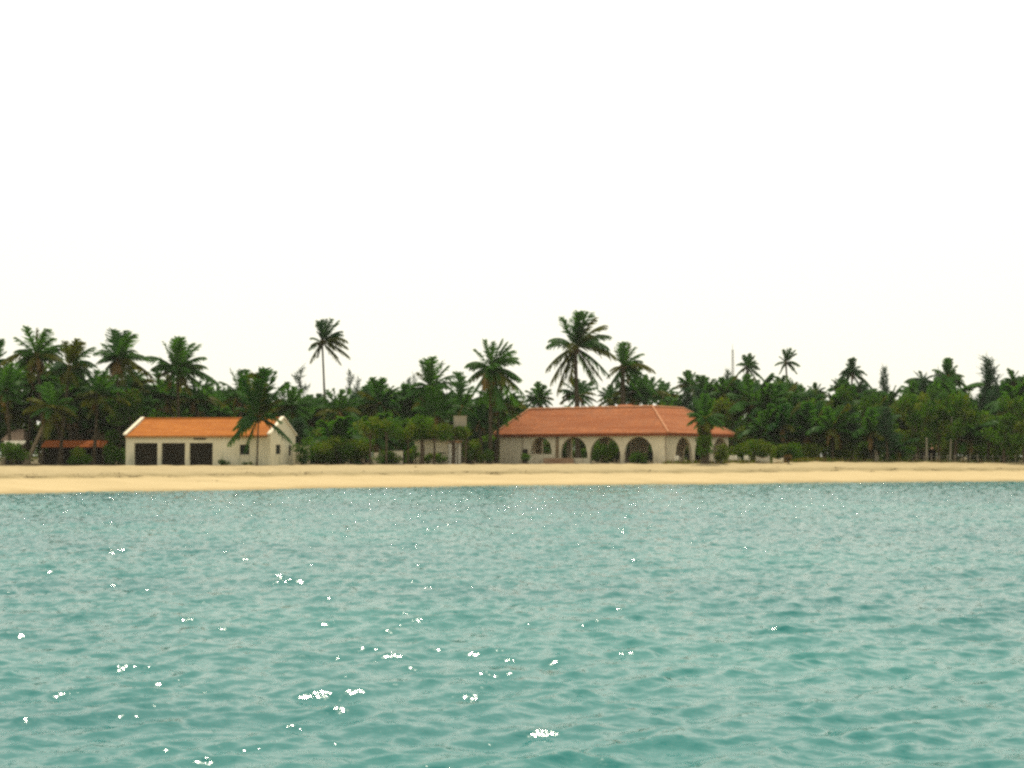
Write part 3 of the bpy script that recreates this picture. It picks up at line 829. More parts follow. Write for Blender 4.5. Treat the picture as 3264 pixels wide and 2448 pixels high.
def fill_row(Y, step, jitter, top_off, pal, sparse_ranges=(), px0=-260, px1=3520, row="back", cs=1.0):
    px = px0
    while px < px1:
        p = px + rf.uniform(-jitter, jitter)
        px += step * rf.uniform(0.85, 1.15)
        if any(a < p < b for a, b in sparse_ranges): continue
        ty = float(np.interp(p, ex, ey)) + rf.uniform(*top_off)
        Yq = Y + rf.uniform(-4, 4)
        top = at(p, ty, Yq)
        gz = ground_z(top.x)
        H = top.z - gz
        if H < 1.0: continue
        kind = rf.choices(('palm', 'broad', 'cas'), pal)[0]
        loc = (top.x, Yq, gz)
        rz = rf.random() * 6.28
        where = min(LM, key=lambda e: abs(e[0] - p))[1]
        if kind == 'palm':
            s_ = rf.uniform(0.85, 1.2) * cs
            ca = H - 2.6 * s_
            if ca < 1.5: ca = 1.5; s_ = max(0.5, (H - 1.5) / 2.6)
            root = put("palm_tree", rf.choice(PP), rf.choice(tr_me), loc, s_, s_, rf.uniform(-0.5, 0.5), "x", "palm tree", "x", (0, 0, ca), ca)
            base, grp = "%s-row palm %s" % (row, where), "palms crowded in the wood"
        elif kind == 'broad':
            me, tm, h0 = rf.choice(PB)
            root = put("leafy_tree", me, tm, loc, rf.uniform(0.85, 1.2) * cs, H / h0, rz, "x", "tree", "x")
            base, grp = "%s-row bushy tree %s" % (row, where), "bushy trees crowded in the wood"
        else:
            me, tm, h0 = rf.choice(PC)
            root = put("casuarina_tree", me, tm, loc, rf.uniform(1.0, 1.4), H / h0, rz, "x", "tree", "x")
            base, grp = "%s-row feathery tree %s" % (row, where), "feathery trees crowded in the wood"
        FILLED.setdefault((base, grp), []).append((p, root))
# front row only where no building stands
fill_row(163, 56, 14, (40, 120), (5, 5, 1), [(380, 960), (1150, 1530), (1560, 2380)], row="front")
fill_row(165, 56, 14, (60, 120), (3, 6, 1), [(-300, 960), (1530, 4000)], row="front")
fill_row(176, 50, 14, (0, 60), (5, 4, 2), [(1600, 2330), (60, 130)], row="middle")
fill_row(196, 36, 12, (-10, 30), (6, 4, 2), [(1750, 1900), (60, 110), (1040, 1060)], row="back", cs=0.72)
fill_row(214, 36, 12, (-10, 26), (6, 5, 2), [(60, 120)], row="farthest", cs=0.72)
fill_row(159, 52, 14, (-25, 60), (6, 2, 0), [(-300, 130), (500, 4000)], row="nearest")
fill_row(184, 44, 10, (70, 120), (1, 6, 0), [(-300, 1590), (2340, 4000)], row="yard")
fill_row(191, 30, 10, (140, 170), (0, 6, 0), [(-300, 1590), (2340, 4000)], row="low")
regroup()

def casu(px, ty, Y, label, sparse=False, sx=1.0, group=None):
    me, tm, h0 = rf.choice(PCS if sparse else PC)
    top = at(px, ty, Y); gz = ground_z(top.x)
    put("casuarina_tree", me, tm, (top.x, Y, gz), sx, (top.z - gz) / h0, rf.random() * 6.28, label, "tree", group)
G2 = "feathery casuarinas that show against the sky"
casu(3165, 1138, 186, "tall spiky casuarina near the right edge", group=G2, sx=1.8)
casu(3140, 1215, 186, "shorter casuarina left of the tall spiky one at the right edge", group=G2)
casu(2812, 1170, 205, "thin pointed casuarina between the two right-hand palm groups", group=G2, sx=0.9)
casu(957, 1166, 178, "sparse see-through casuarina left of the tall thin palm", True, 1.25, G2)
casu(1117, 1174, 186, "slender sparse casuarina right of the tall thin palm", True, 0.8, G2)
casu(1150, 1205, 184, "wispy casuarina beside the slender sparse one", True, 1.0, G2)
casu(905, 1225, 176, "low wispy casuarina behind the white gable", True, 1.2, G2)
casu(1300, 1200, 180, "wispy casuarina left of the round-crowned palm", True, 1.1, G2)
casu(1325, 1196, 184, "second wispy casuarina close to the round-crowned palm", True, 0.9, G2)
casu(2320, 1180, 208, "feathery casuarina at the foot of the lattice mast", False, 1.0, G2)

# far wood that closes the view low down
def far_wood():
    rs = np.random.default_rng(77)
    cs, rd = [], []
    for i in range(700):
        x = rs.uniform(-150, 150); y = rs.uniform(236, 262)
        z = 1.5 + rs.uniform(0.3, 6.2)
        cs.append((x, y, z)); rd.append(rs.uniform(1.4, 2.4))
    Q, Mi = leaf_cloud(rs, cs, rd, 42, 0.34)
    me = quads_mesh("distant_wood", Q, Mi)
    o = link("distant_wood", me, [M['broad'], M['broad_y']])
    tag(o, "dark far-off wood seen through the gaps between the trunks", "wood", kind="stuff")
far_wood()

# low shrubs along the top of the beach
def shrub(px, ty, Y, wpx, label, olive=0.15, seed=1, group=None, mats=None, name="shrub"):
    rs = np.random.default_rng(seed)
    top = at(px, ty, Y); gz = ground_z(top.x)
    H = max(0.4, top.z - gz); W = wpx * mpp(Y)
    cs, rd = [], []
    for i in range(9):
        cs.append((rs.uniform(-.32, .32) * W, rs.uniform(-.25, .25) * W, H * rs.uniform(0.2, 0.72))); rd.append(rs.uniform(0.22, 0.32) * min(W, H * 1.6))
    Q, Mi = leaf_cloud(rs, cs, rd, 260, 0.13, 0.8, olive)
    root = thing(name, (top.x, Y, gz), label, "shrub", group)
    link("foliage", quads_mesh("foliage", Q, Mi), mats or [M['broad'], M['broad_y']], root)
    mb = MB()
    for c in cs[:5]: mb.tube([(0, 0, -0.1), Vector(c) * 0.5, c], [0.05, 0.035, 0.01], 4)
    mb.build("stem", M['bark'], root)
GS = "shrubs along the top of the beach"
sh = [(2300,1405,148,60,"yellow-green shrub in front of the arcade's right end",0.95),
      (2350,1395,152,85,"olive shrub right of the arcaded house",0.8),
      (2420,1385,154,100,"wide leafy shrub above the small white boats",0.5),
      (2500,1400,156,100,"broad dark shrub behind the brown stump",0.3),
      (2580,1410,160,110,"olive shrub on the dune right of the brown stump",0.7),
      (2670,1400,162,110,"dark shrub at the foot of the upright-tufted palm",0.2),
      (2760,1405,164,100,"leafy shrub right of the grassy dune",0.3),
      (2860,1400,166,110,"dark shrub left of the pale trunk",0.1),
      (3045,1395,168,110,"olive shrub right of the pinkish hut roof",0.8),
      (3130,1405,168,100,"yellowish shrub behind the fence posts",0.9),
      (3220,1400,168,110,"shrub behind the last fence posts at the right edge",0.5),
      (1005,1380,155,110,"dark shrub just right of the low annex wall",0.2),
      (1085,1375,156,110,"wide shrub in the thicket right of the low annex wall",0.3),
      (1160,1370,156,110,"bushy shrub left of the low pale wall",0.4),
      (1306,1410,151.5,40,"narrow green bush between low wall and small building",0.1),
      (1510,1395,154,60,"yellow-tinged bush under the water tank's right side",0.8),
      (1545,1410,152,50,"bush against the arcaded house's left corner",0.5),
      (1674,1425,153.5,34,"small shrub against the arcade's blank left wall",0.1),
      (1925,1402,153.9,84,"green shrub filling the third arch",0.4),
      (2035,1436,151.0,70,"low shrub at the foot of the fourth arch",0.3),
      (2244,1332,146.4,62,"dark bush wrapped round the shaggy palm's trunk",0.1),
      (715,1462,144.4,60,"low grey-green weeds against the white house wall",0.2),
      (790,1472,144.0,50,"tiny weeds at the foot of the young palm",0.2),
      (1262,1425,149.6,60,"thin shrub half hiding the low garden wall",0.6),
      (1365,1435,152.6,40,"thin shrub against the small pale building",0.4),
      (965,1405,149.5,64,"dark shrub hiding most of the low annex wall",0.1),
      (1222,1428,149.4,50,"dark shrub at the garden wall's left end",0.2),
      (1325,1400,152.3,36,"dark shrub at the small building's left corner",0.2),
      (1408,1440,152.8,44,"low shrub before the small building's porch",0.3),
      (45,1400,147,90,"dark undergrowth at the left edge",0.1),
      (250,1420,147,80,"dark undergrowth under the low orange eave",0.1),
      (360,1400,150,80,"dark bush at the white house's left corner",0.05)]
for i, (a, b, c, d, l, ol) in enumerate(sh): shrub(a, b, c, d, l, ol, 500 + i, GS)

# ------------------------------------------------------------------ walls with openings
def wall_strips(mb, P, D, Nn, L, z0, ops, ztop, th=0.3, mi=0):
    """wall from P along unit D (xy), outward normal Nn, openings (s0,s1,sill,top,arched)"""
    ss = {0.0, L}
    for (a, b, zs, zt, arch) in ops:
        k = 18 if arch else 1
        for i in range(k + 1): ss.add(a + (b - a) * i / k)
    for i in range(int(L)): ss.add(float(i))
    ss = sorted(ss)
    def top_at(s, o):
        a, b, zs, zt, arch = o
        if not arch: return zt
        r = (b - a) / 2; x = (s - (a + r)) / r
        rz_ = min(r, zt - zs)
        return zt - rz_ + rz_ * math.sqrt(max(0, 1 - x * x))
    def pt(s, z, back=False):
        q = -th if back else 0
        return (P[0] + D[0]*s + Nn[0]*q, P[1] + D[1]*s + Nn[1]*q, z)
    for s0, s1 in zip(ss[:-1], ss[1:]):
        if s1 - s0 < 1e-5: continue
        mid = (s0 + s1) / 2
        o = next((o for o in ops if o[0] < mid < o[1]), None)
        T0, T1 = ztop(s0), ztop(s1)
        if o is None:
            mb.quad([pt(s0, z0), pt(s1, z0), pt(s1, T1), pt(s0, T0)], mi)
            mb.quad([pt(s1, z0, 1), pt(s0, z0, 1), pt(s0, T0, 1), pt(s1, T1, 1)], mi)
        else:
            a0, a1 = top_at(s0, o), top_at(s1, o)
            mb.quad([pt(s0, a0), pt(s1, a1), pt(s1, T1), pt(s0, T0)], mi)
            mb.quad([pt(s1, a1, 1), pt(s0, a0, 1), pt(s0, T0, 1), pt(s1, T1, 1)], mi)
            mb.quad([pt(s0, a0, 1), pt(s1, a1, 1), pt(s1, a1), pt(s0, a0)], mi)
            if o[2] > z0 + 0.01:
                mb.quad([pt(s0, z0), pt(s1, z0), pt(s1, o[2]), pt(s0, o[2])], mi)
                mb.quad([pt(s1, z0, 1), pt(s0, z0, 1), pt(s0, o[2], 1), pt(s1, o[2], 1)], mi)
                mb.quad([pt(s0, o[2]), pt(s1, o[2]), pt(s1, o[2], 1), pt(s0, o[2], 1)], mi)
        mb.quad([pt(s0, T0), pt(s1, T1), pt(s1, T1, 1), pt(s0, T0, 1)], mi)
    for o in ops:
        for s_ in (o[0], o[1]):
            t_ = top_at(s_, o)
            mb.quad([pt(s_, o[2]), pt(s_, t_), pt(s_, t_, 1), pt(s_, o[2], 1)], mi)
    for s_ in (0.0, L):
        mb.quad([pt(s_, z0), pt(s_, ztop(s_)), pt(s_, ztop(s_), 1), pt(s_, z0, 1)], mi)
def solve_s(px, O, D):          # distance along a wall line where a photo column meets it
    k = (px - 1632.0) / F
    return (k * O[1] - O[0]) / (D[0] - k * D[1])

def slope_uv(p, e0, e1, zbase):
    e0 = Vector(e0); ed = (Vector(e1) - e0).normalized()
    out = []
    for q in p:
        v = Vector(q) - e0
        u = v.dot(ed); wv = (v - ed * u).length
        out.append((u, wv))
    return out
def roof_plane(mb, pts, th=0.09, mi=0, e=(0, 1)):
    uv = slope_uv(pts, pts[e[0]], pts[e[1]], 0)
    mb.quad(pts, mi, uv)
    low = [(p[0], p[1], p[2] - th) for p in pts]
    mb.quad(list(reversed(low)), mi)
    n = len(pts)
    for i in range(n):
        j = (i + 1) % n
        mb.quad([pts[i], low[i], low[j], pts[j]], mi)

# ------------------------------------------------------------------ orange-roofed white house
def house_a():
    th_ = 9.5
    O = Vector(((402 - 1632.0) / F * 147.0, 147.0, 0))
    gz = 1.42
    L, Dp = 15.3, 8.0
    root = thing("orange_roofed_house", (O.x, O.y, gz), "long white house with bright orange gable roof and three dark garage openings", "house", None, R(-th_))
    D = (math.cos(R(th_)), -math.sin(R(th_))); Dd = (math.sin(R(th_)), math.cos(R(th_)))
    ze, zr = 3.05, 4.72
    def s_of(px): return solve_s(px, (O.x, O.y), D)
    ops = [(s_of(429), s_of(503), 0, 2.28, False), (s_of(516), s_of(591), 0, 2.28, False), (s_of(605), s_of(679), 0, 2.28, False),
           (s_of(765), s_of(796), 1.10, 2.10, False)]
    mb = MB()
    wall_strips(mb, (0, 0), (1, 0), (0, -1), L, -0.4, ops, lambda s: ze, 0.25)
    C2 = (O.x + D[0]*L, O.y + D[1]*L)
    def g_of(px): return solve_s(px, C2, Dd)
    gab = lambda s: ze + (zr - ze) * (1 - abs(s - Dp/2) / (Dp/2)) + 0.10
    ops2 = [(g_of(880), g_of(896), 1.15, 2.1, False), (g_of(921), g_of(930), 1.0, 2.1, False)]
    wall_strips(mb, (L, 0.26), (0, 1), (1, 0), Dp - 0.26, -0.4, [(a-0.26, b-0.26, c, d, e) for a, b, c, d, e in ops2], lambda s: gab(s + 0.26), 0.25)
    wall_strips(mb, (0, 0.26), (0, 1), (-1, 0), Dp - 0.26, -0.4, [], lambda s: gab(s + 0.26), 0.25)
    wall_strips(mb, (0.26, Dp), (1, 0), (0, 1), L - 0.52, -0.4, [], lambda s: ze, 0.25)
    mb.build("wall", M['wall_a'], root)
    # roof between the two raised gables
    mb = MB()
    e = 0.28; zo = ze - e * (zr - ze) / (Dp/2)
    roof_plane(mb, [(0.02, -e, zo+.10), (L-.26, -e, zo+.10), (L-.26, Dp/2, zr+.10), (0.02, Dp/2, zr+.10)])
    roof_plane(mb, [(L-.26, Dp+e, zo+.10), (0.02, Dp+e, zo+.10), (0.02, Dp/2-.002, zr+.098), (L-.26, Dp/2-.002, zr+.098)])
    rt = mb.build("roof", M['tile_a'], root)
    mb = MB()
    mb.tube([(0.1, Dp/2, zr+.13), (L-.3, Dp/2, zr+.13)], 0.10, 8)
    mb.build("ridge_cap", M['tile_a'], rt)
    mb = MB()
    mb.box(0.0, L-.28, -e+.005, -e+.10, zo-.12, zo+.005)
    mb.build("eave_board", simple("eave_board_a", (0.26, 0.15, 0.06), (0.34, 0.20, 0.085), 2), rt)
    for x in (-0.16, L - 0.26):   # cream coping along each gable
        mb = MB()
        a = math.atan2(zr - ze, Dp/2)
        for sgn in (0, 1):
            y0, y1 = (-0.34, Dp/2) if sgn == 0 else (Dp + 0.34, Dp/2)
            z0, z1 = ze - 0.34*math.tan(a) + .16, zr + .16
            lo = [(x, y0, z0), (x+.36, y0, z0), (x+.36, y1, z1), (x, y1, z1)]
            hi = [(p[0], p[1], p[2] + .16) for p in lo]
            if sgn: lo = lo[::-1]; hi = hi[::-1]
            mb.quad(hi); mb.quad(lo[::-1])
            for i in range(4):
                j = (i+1) % 4
                mb.quad([lo[i], lo[j], hi[j], hi[i]])
        mb.build("gable_coping", M['cream'], root)
    for o in ops[:3]:
        mb = MB()
        mb.box(o[0] - .02, o[1] + .02, 0.27, 0.31, -0.3, o[3] + .02)
        n = 4
        for i in range(n):
            x0 = o[0] + (o[1]-o[0]) * i / n + .04; x1 = o[0] + (o[1]-o[0]) * (i+1) / n - .04
            mb.box(x0, x1, 0.245, 0.268, 0.06, 1.05); mb.box(x0, x1, 0.245, 0.268, 1.15, 2.16)
        mb.build("garage_door", M['door'], root)
    for (o, fr) in ((ops[3], 0),):
        mb = MB(); w_ = .05
        a, b, z0, z1 = o[0], o[1], o[2], o[3]
        mb.box(a, b, .10, .14, z0, z0+w_); mb.box(a, b, .10, .14, z1-w_, z1)
        for x in (a, (a+b)/2 - w_/2, b-w_): mb.box(x, x+w_, .10, .139, z0+w_, z1-w_)
        f = mb.build("window", M['door'], root)
        mb = MB(); mb.box(a, b, .15, .17, z0, z1); mb.build("pane", M['glass'], f)
        mb = MB(); mb.box(a-.08, b+.08, -.06, .0, z0-.07, z0-.002); mb.build("sill", M['white'], f)
    for o in ops2:
        mb = MB(); a, b, z0, z1 = o[0], o[1], o[2], o[3]
        mb.box(L-.16, L-.12, a, b, z0, z0+.05); mb.box(L-.16, L-.12, a, b, z1-.05, z1)
        for y in (a, b-.05): mb.box(L-.16, L-.121, y, y+.05, z0+.05, z1-.05)
        f = mb.build("window", M['door'], root)
        mb = MB(); mb.box(L-.20, L-.18, a, b, z0, z1); mb.build("pane", M['glass'], f)
    mb = MB()                      # small dark lamp board under the eave
    s0, s1 = s_of(619), s_of(657)
    mb.box(s0, s1, -.10, -.003, 2.62, 2.76)
    mb.build("eave_lamp", M['door'], root)
    # annex wall
    p = at(960, 1483, 150)
    r2 = thing("annex_wall", (p.x, 151, gz), "low pale wall joined to the right of the orange-roofed house", "wall", None, R(-th_))
    mb = MB(); wall_strips(mb, (-.75, 0), (1, 0), (0, -1), 1.5, -.4, [], lambda s: 2.0, .2); mb.build("panel", M['wall_m'], r2)
    mb = MB(); mb.box(-.78, .78, -.03, .23, 2.003, 2.07); mb.build("coping", M['concrete'], r2)
m, t, out = mat("window_glass")
b_ = N(t, "ShaderNodeBsdfPrincipled", Roughness=0.35)
b_.inputs["Specular IOR Level"].default_value = 0.02
b_.inputs["Base Color"].default_value = (0.02, 0.025, 0.02, 1)
t.links.new(b_.outputs[0], out.inputs[0]); M['glass'] = m
house_a()

# ------------------------------------------------------------------ arcaded house with terracotta hip roof
def house_m():
    th_ = 35.0
    Yc_ = 150.0
    O = Vector(((2124 - 1632.0) / F * Yc_, Yc_, 0)); gz = 1.53
    root = thing("arcaded_house", (O.x, O.y, gz), "large stained white house with arched arcade and terracotta hipped roof", "house", None, R(-th_))
    D = (math.cos(R(th_)), -math.sin(R(th_))); Dd = (math.sin(R(th_)), math.cos(R(th_)))
    LF, LS, W = 21.2, 14.2, 7.4
    ze = 3.32; rise = 2.85
    def fx(px): return solve_s(px, (O.x, O.y), D)      # local x (negative)
    def fy(px): return solve_s(px, (O.x, O.y), Dd)
    def op(a, b, sill, top): return (fx(a) + LF, fx(b) + LF, sill, top, True)
    ops = [op(1690, 1758, 1.05, 2.88), op(1786, 1872, 0.62, 2.88), op(1881, 1977, 0.0, 2.88), op(1989, 2081, 0.0, 2.86)]
    opd = (fx(1662) + LF, fx(1682) + LF, 0.0, 1.6, False)
    mb = MB()
    wall_strips(mb, (-LF, 0), (1, 0), (0, -1), LF, -.5, [opd] + ops, lambda s: ze, .32)
    ops2 = [(fy(2153), fy(2205), 0, 2.84, True), (fy(2214), fy(2263), 0, 2.84, True), (fy(2271), fy(2320), 0, 2.84, True)]
    wall_strips(mb, (0, .33), (0, 1), (1, 0), LS - .33, -.5, [(a-.33, b-.33, c, d, e) for a, b, c, d, e in ops2], lambda s: ze, .32)
    # rear and left walls; the back of the arcade stays open in places so daylight shows through
    wall_strips(mb, (-LF, .33), (0, 1), (-1, 0), W - .33, -.5, [], lambda s: ze, .3)
    wall_strips(mb, (-LF + .31, W), (1, 0), (0, 1), 9.0, -.5, [(.6, 4.0, 0.0, 2.8, False), (4.6, 8.4, 0, 2.8, False)], lambda s: ze, .3)
    wall_strips(mb, (-LF + 9.4, W), (1, 0), (0, 1), LF - 9.4 - W, -.5, [(.4, 3.2, 0, 2.6, False)], lambda s: ze, .3)
    wall_strips(mb, (-W + .31, LS), (1, 0), (0, 1), W - .65, -.5, [(1.5, 4.8, 0, 2.6, True)], lambda s: ze, .3)
    wall_strips(mb, (-W, W + .01), (0, 1), (-1, 0), LS - W - .01, -.5, [(1.2, 4.2, 0, 2.7, True)], lambda s: ze, .3)
    mb.build("wall", M['wall_m'], root)
    mb = MB(); mb.box(-LF + .02, -.34, .34, W - .32, -.3, .02); mb.box(-W + .32, -.34, W - .32, LS - .32, -.3, .018)
    mb.build("floor", M['concrete'], root)
    # roof
    ov = .5; a = W/2
    z0 = ze - .03; z1 = z0 + rise
    A = (ov, -ov, z0); B = (-LF - ov, -ov, z0); Rc = (-a, a, z1); Rl = (-19.7, a, z1)
    Cb = (-LF - ov, W + ov, z0); E1 = (ov, LS + ov, z0); E2 = (-W - ov, LS + ov, z0); Re = (-a, LS - a, z1); V = (-W - ov, W + ov, z0)
    mb = MB()
    roof_plane(mb, [B, A, Rc, Rl]); roof_plane(mb, [A, E1, Re, Rc]); roof_plane(mb, [E1, E2, Re])
    roof_plane(mb, [E2, V, Rc, Re]); roof_plane(mb, [V, Cb, Rl, Rc]); roof_plane(mb, [Cb, B, Rl])
    rf_ = mb.build("roof", M['tile_m'], root)
    hipm = simple("hip_mortar", (0.46, 0.20, 0.10), (0.56, 0.28, 0.15), 2.0)
    for (p, q) in ((A, Rc), (B, Rl), (E1, Re), (Rl, Rc), (Rc, Re)):
        mb = MB(); k = 30
        P = [Vector(p).lerp(Vector(q), i/k) + Vector((0, 0, .05)) for i in range(k+1)]
        mb.tube(P, [.095 if i % 2 else .115 for i in range(k+1)], 7)
        mb.build("hip_ridge", hipm, rf_)
    mb = MB()                      # fascia and soffit
    hgt = .24
    mb.box(-LF-ov+.03, ov-.03, -ov+.03, -ov+.09, z0-.095-hgt, z0-.095)
    mb.box(ov-.09, ov-.03, -ov+.092, LS+ov-.03, z0-.095-hgt, z0-.097)
    mb.box(-LF-ov+.03, -LF-ov+.09, -ov+.092, W+ov-.03, z0-.095-hgt, z0-.097)
    mb.build("fascia", M['fascia'], rf_)
    mb = MB()
    mb.box(-LF-ov+.1, ov-.1, -ov+.1, -.003, z0-.14, z0-.10); mb.box(.003, ov-.1, 0, LS+ov-.1, z0-.14, z0-.10)
    mb.build("soffit", M['fascia'], rf_)
    mb = MB()                      # little raised roof behind the ridge
    xc = fx(1880) + 1.0
    def pk(dx, y, z): return (xc + dx, y, z)
    zb = z1 - .6
    roof_plane(mb, [pk(-2.6, a+.2, zb), pk(2.6, a+.2, zb), pk(.7, a+2.1, z1+.38), pk(-.7, a+2.1, z1+.38)])
    roof_plane(mb, [pk(2.6, a+.2, zb), pk(2.6, a+4, zb), pk(.7, a+2.1, z1+.38)])
    roof_plane(mb, [pk(2.6, a+4, zb), pk(-2.6, a+4, zb), pk(-.7, a+2.1, z1+.38), pk(.7, a+2.1, z1+.38)])
    roof_plane(mb, [pk(-2.6, a+4, zb), pk(-2.6, a+.2, zb), pk(-.7, a+2.1, z1+.38)])
    mb.build("raised_roof", M['tile_m'], rf_)
    # pilaster, drainpipes
    mb = MB(); x = fx(1777)
    mb.box(x-.16, x+.16, -.14, -.003, -.2 + .9, ze-.02)
    mb.build("pilaster", simple("brown_pilaster", (0.14, 0.095, 0.045), (0.24, 0.17, 0.09), 2), root)
    for px in (1667, 2124):
        mb = MB(); x = fx(px) - (.04 if px > 2000 else 0)
        mb.tube([(x, -.07, -.1), (x, -.07, ze-.3)], .05, 8); mb.build("drainpipe", M['wood'], root)
    mb = MB(); o = opd
    mb.box(o[0]-LF, o[1]-LF, .18, .22, -.3, 1.6); mb.build("door", M['dark'], root)
    # broken reddish parapet blocks in the arcade
    mb = MB(); x0, x1 = fx(1740), fx(1835)
    mb.box(x0, x1, -.50, -.36, -.2, .62); mb.build("parapet", simple("brick_patch", (0.30, 0.17, 0.10), (0.42, 0.28, 0.18), 1.2, .9, .2), root)
    for px in (1925, 2030):
        mb = MB(); x = fx(px); mb.box(x-.16, x+.16, 4.2, 4.52, .03, ze-.05); mb.build("post", M['wood'], root)
house_m()

# ------------------------------------------------------------------ small pale building, low wall, water tank
def small_building():
    Y = 154.0
    x0 = (1322 - 1632) / F * Y; x1 = (1469 - 1632) / F * Y; L = x1 - x0
    gz = 1.45
    root = thing("pale_building", (x0, Y, gz), "small flat pale building with white porch columns between the two houses", "building")
    h = at(1400, 1406, Y).z - gz
    mb = MB(); s_ = lambda px: (px - 1632) / F * Y - x0
    wall_strips(mb, (0, 0), (1, 0), (0, -1), s_(1428), -.4, [(s_(1345), s_(1353), 0, 1.9, False), (s_(1395), s_(1422), 1.15, 1.3, False)], lambda s: h, .2)
    wall_strips(mb, (0, .21), (0, 1), (-1, 0), 4, -.4, [], lambda s: h, .2)
    wall_strips(mb, (.21, 4.2), (1, 0), (0, 1), L-.42, -.4, [], lambda s: h, .2)
    wall_strips(mb, (s_(1428), 1.6), (1, 0), (0, -1), L - s_(1428), -.4, [], lambda s: h, .2)
    mb.build("wall", M['wall_m'], root)
    mb = MB(); mb.box(-.15, L+.15, -.15, 4.4, h+.003, h+.15); mb.build("roof", M['concrete'], root)
    mb = MB(); mb.box(s_(1426), L+.1, -.16, .05, h-.16, h-.002); mb.build("porch_beam", simple("beam_orange", (0.36, 0.17, 0.07), (0.48, 0.26, 0.12), 2), root)
    for px, r in ((1435, .18), (1453, .09), (1465, .12)):
        mb = MB(); x = s_(px); mb.box(x-r, x+r, -.1, -.1+2*r*.8, -.3, h-.165); mb.build("column", M['white'], root)
    mb = MB(); mb.box(s_(1345), s_(1353), .1, .14, -.2, 1.9); mb.build("door", M['dark'], root)
    # low garden wall
    Yw = 150.5
    xa = (1192 - 1632) / F * Yw; xb = (1284 - 1632) / F * Yw
    r2 = thing("garden_wall", (xa, Yw, gz), "low pale garden wall left of the small pale building", "wall")
    mb = MB(); wall_strips(mb, (0, 0), (1, 0), (0, -1), xb - xa, -.4, [], lambda s: 1.30 + (.14 if s > 1.4 else 0), .2); mb.build("panel", M['wall_m'], r2)
    mb = MB(); mb.box(1.42, xb-xa+.03, -.03, .23, 1.443, 1.50); mb.build("coping", M['concrete'], r2)
    # tank
    Yt = 152.0; c = at(1467, 1346, Yt); gz = ground_z(c.x)
    r3 = thing("water_tank", (c.x, Yt, gz), "square grey-beige water tank raised on a dark stand among the trees", "water tank")
    hw = 20 * mpp(Yt); z0 = at(1467, 1364, Yt).z - gz; z1 = at(1467, 1328, Yt).z - gz
    mb = MB(); mb.box(-hw, hw, -hw, hw, z0, z1)
    for z in (z0 + .25, (z0+z1)/2, z1 - .25): mb.box(-hw-.02, hw+.02, -hw-.02, hw+.02, z-.02, z+.02)
    mb.build("tank", simple("tank_grey", (0.26, 0.23, 0.17), (0.33, 0.29, 0.22), 2), r3)
    mb = MB(); mb.box(-hw-.05, hw+.05, -hw-.05, hw+.05, z1+.003, z1+.07); mb.build("lid", M['concrete'], r3)
    mb = MB(); mb.box(-hw-.1, hw+.1, -hw-.1, hw+.1, z0-.15, z0-.003); mb.build("platform", M['bark'], r3)
    for sx in (-1, 1):
        for sy in (-1, 1):
            mb = MB(); mb.tube([(sx*(hw-.06), sy*(hw-.06), -.3), (sx*(hw-.06), sy*(hw-.06), z0-.15)], .08, 6); mb.build("leg", M['bark'], r3)
    mb = MB()
    mb.tube([(-hw, -hw, 1.2), (hw, -hw, z0-.3)], .035, 5); mb.tube([(hw, -hw-.08, 1.2), (-hw, -hw-.08, z0-.3)], .035, 5)
    mb.build("brace", M['bark'], r3)
small_building()

# thin dark trunks standing before the pale building
def slim_tree(px, ty, Y, label, seed, r=0.10):
    rs = np.random.default_rng(seed)
    top = at(px, ty, Y); gz = ground_z(top.x); H = top.z - gz
    root = thing("slim_tree", (top.x, Y, gz), label, "tree", "slim trees before the small pale building")
    cs = [(rs.uniform(-1.1, 1.1), rs.uniform(-.8, .8), H * rs.uniform(.66, .92)) for _ in range(9)]
    Q, Mi = leaf_cloud(rs, cs, [rs.uniform(.55, .85) for _ in cs], 190, .15, .8, .3)
    link("crown", quads_mesh("crown", Q, Mi), [M['broad'], M['broad_y']], root)
    mb = MB(); mb.tube([(0, 0, -.2), (.05, 0, H*.35), (-.02, 0, H*.7)], [r*1.2, r, r*.6], 7)
    for c in cs[:5]: mb.tube([(0.02, 0, H*.5), c], [r*.4, .02], 4)
    mb.build("trunk", M['bark'], root)
slim_tree(1231, 1330, 149, "slim tree whose trunk crosses the low garden wall", 61, .1)
slim_tree(1345, 1320, 151.5, "slim tree standing at the pale building's left end", 62, .2)
slim_tree(1384, 1335, 151.5, "slim tree before the middle of the pale building", 63, .11)
slim_tree(1442, 1350, 151, "slim tree under the water tank at the porch columns", 65, .08)
slim_tree(1300, 1345, 150.6, "slim tree between garden wall and small building", 66, .09)
slim_tree(1180, 1325, 150, "slim tree just left of the low garden wall", 64, .1)

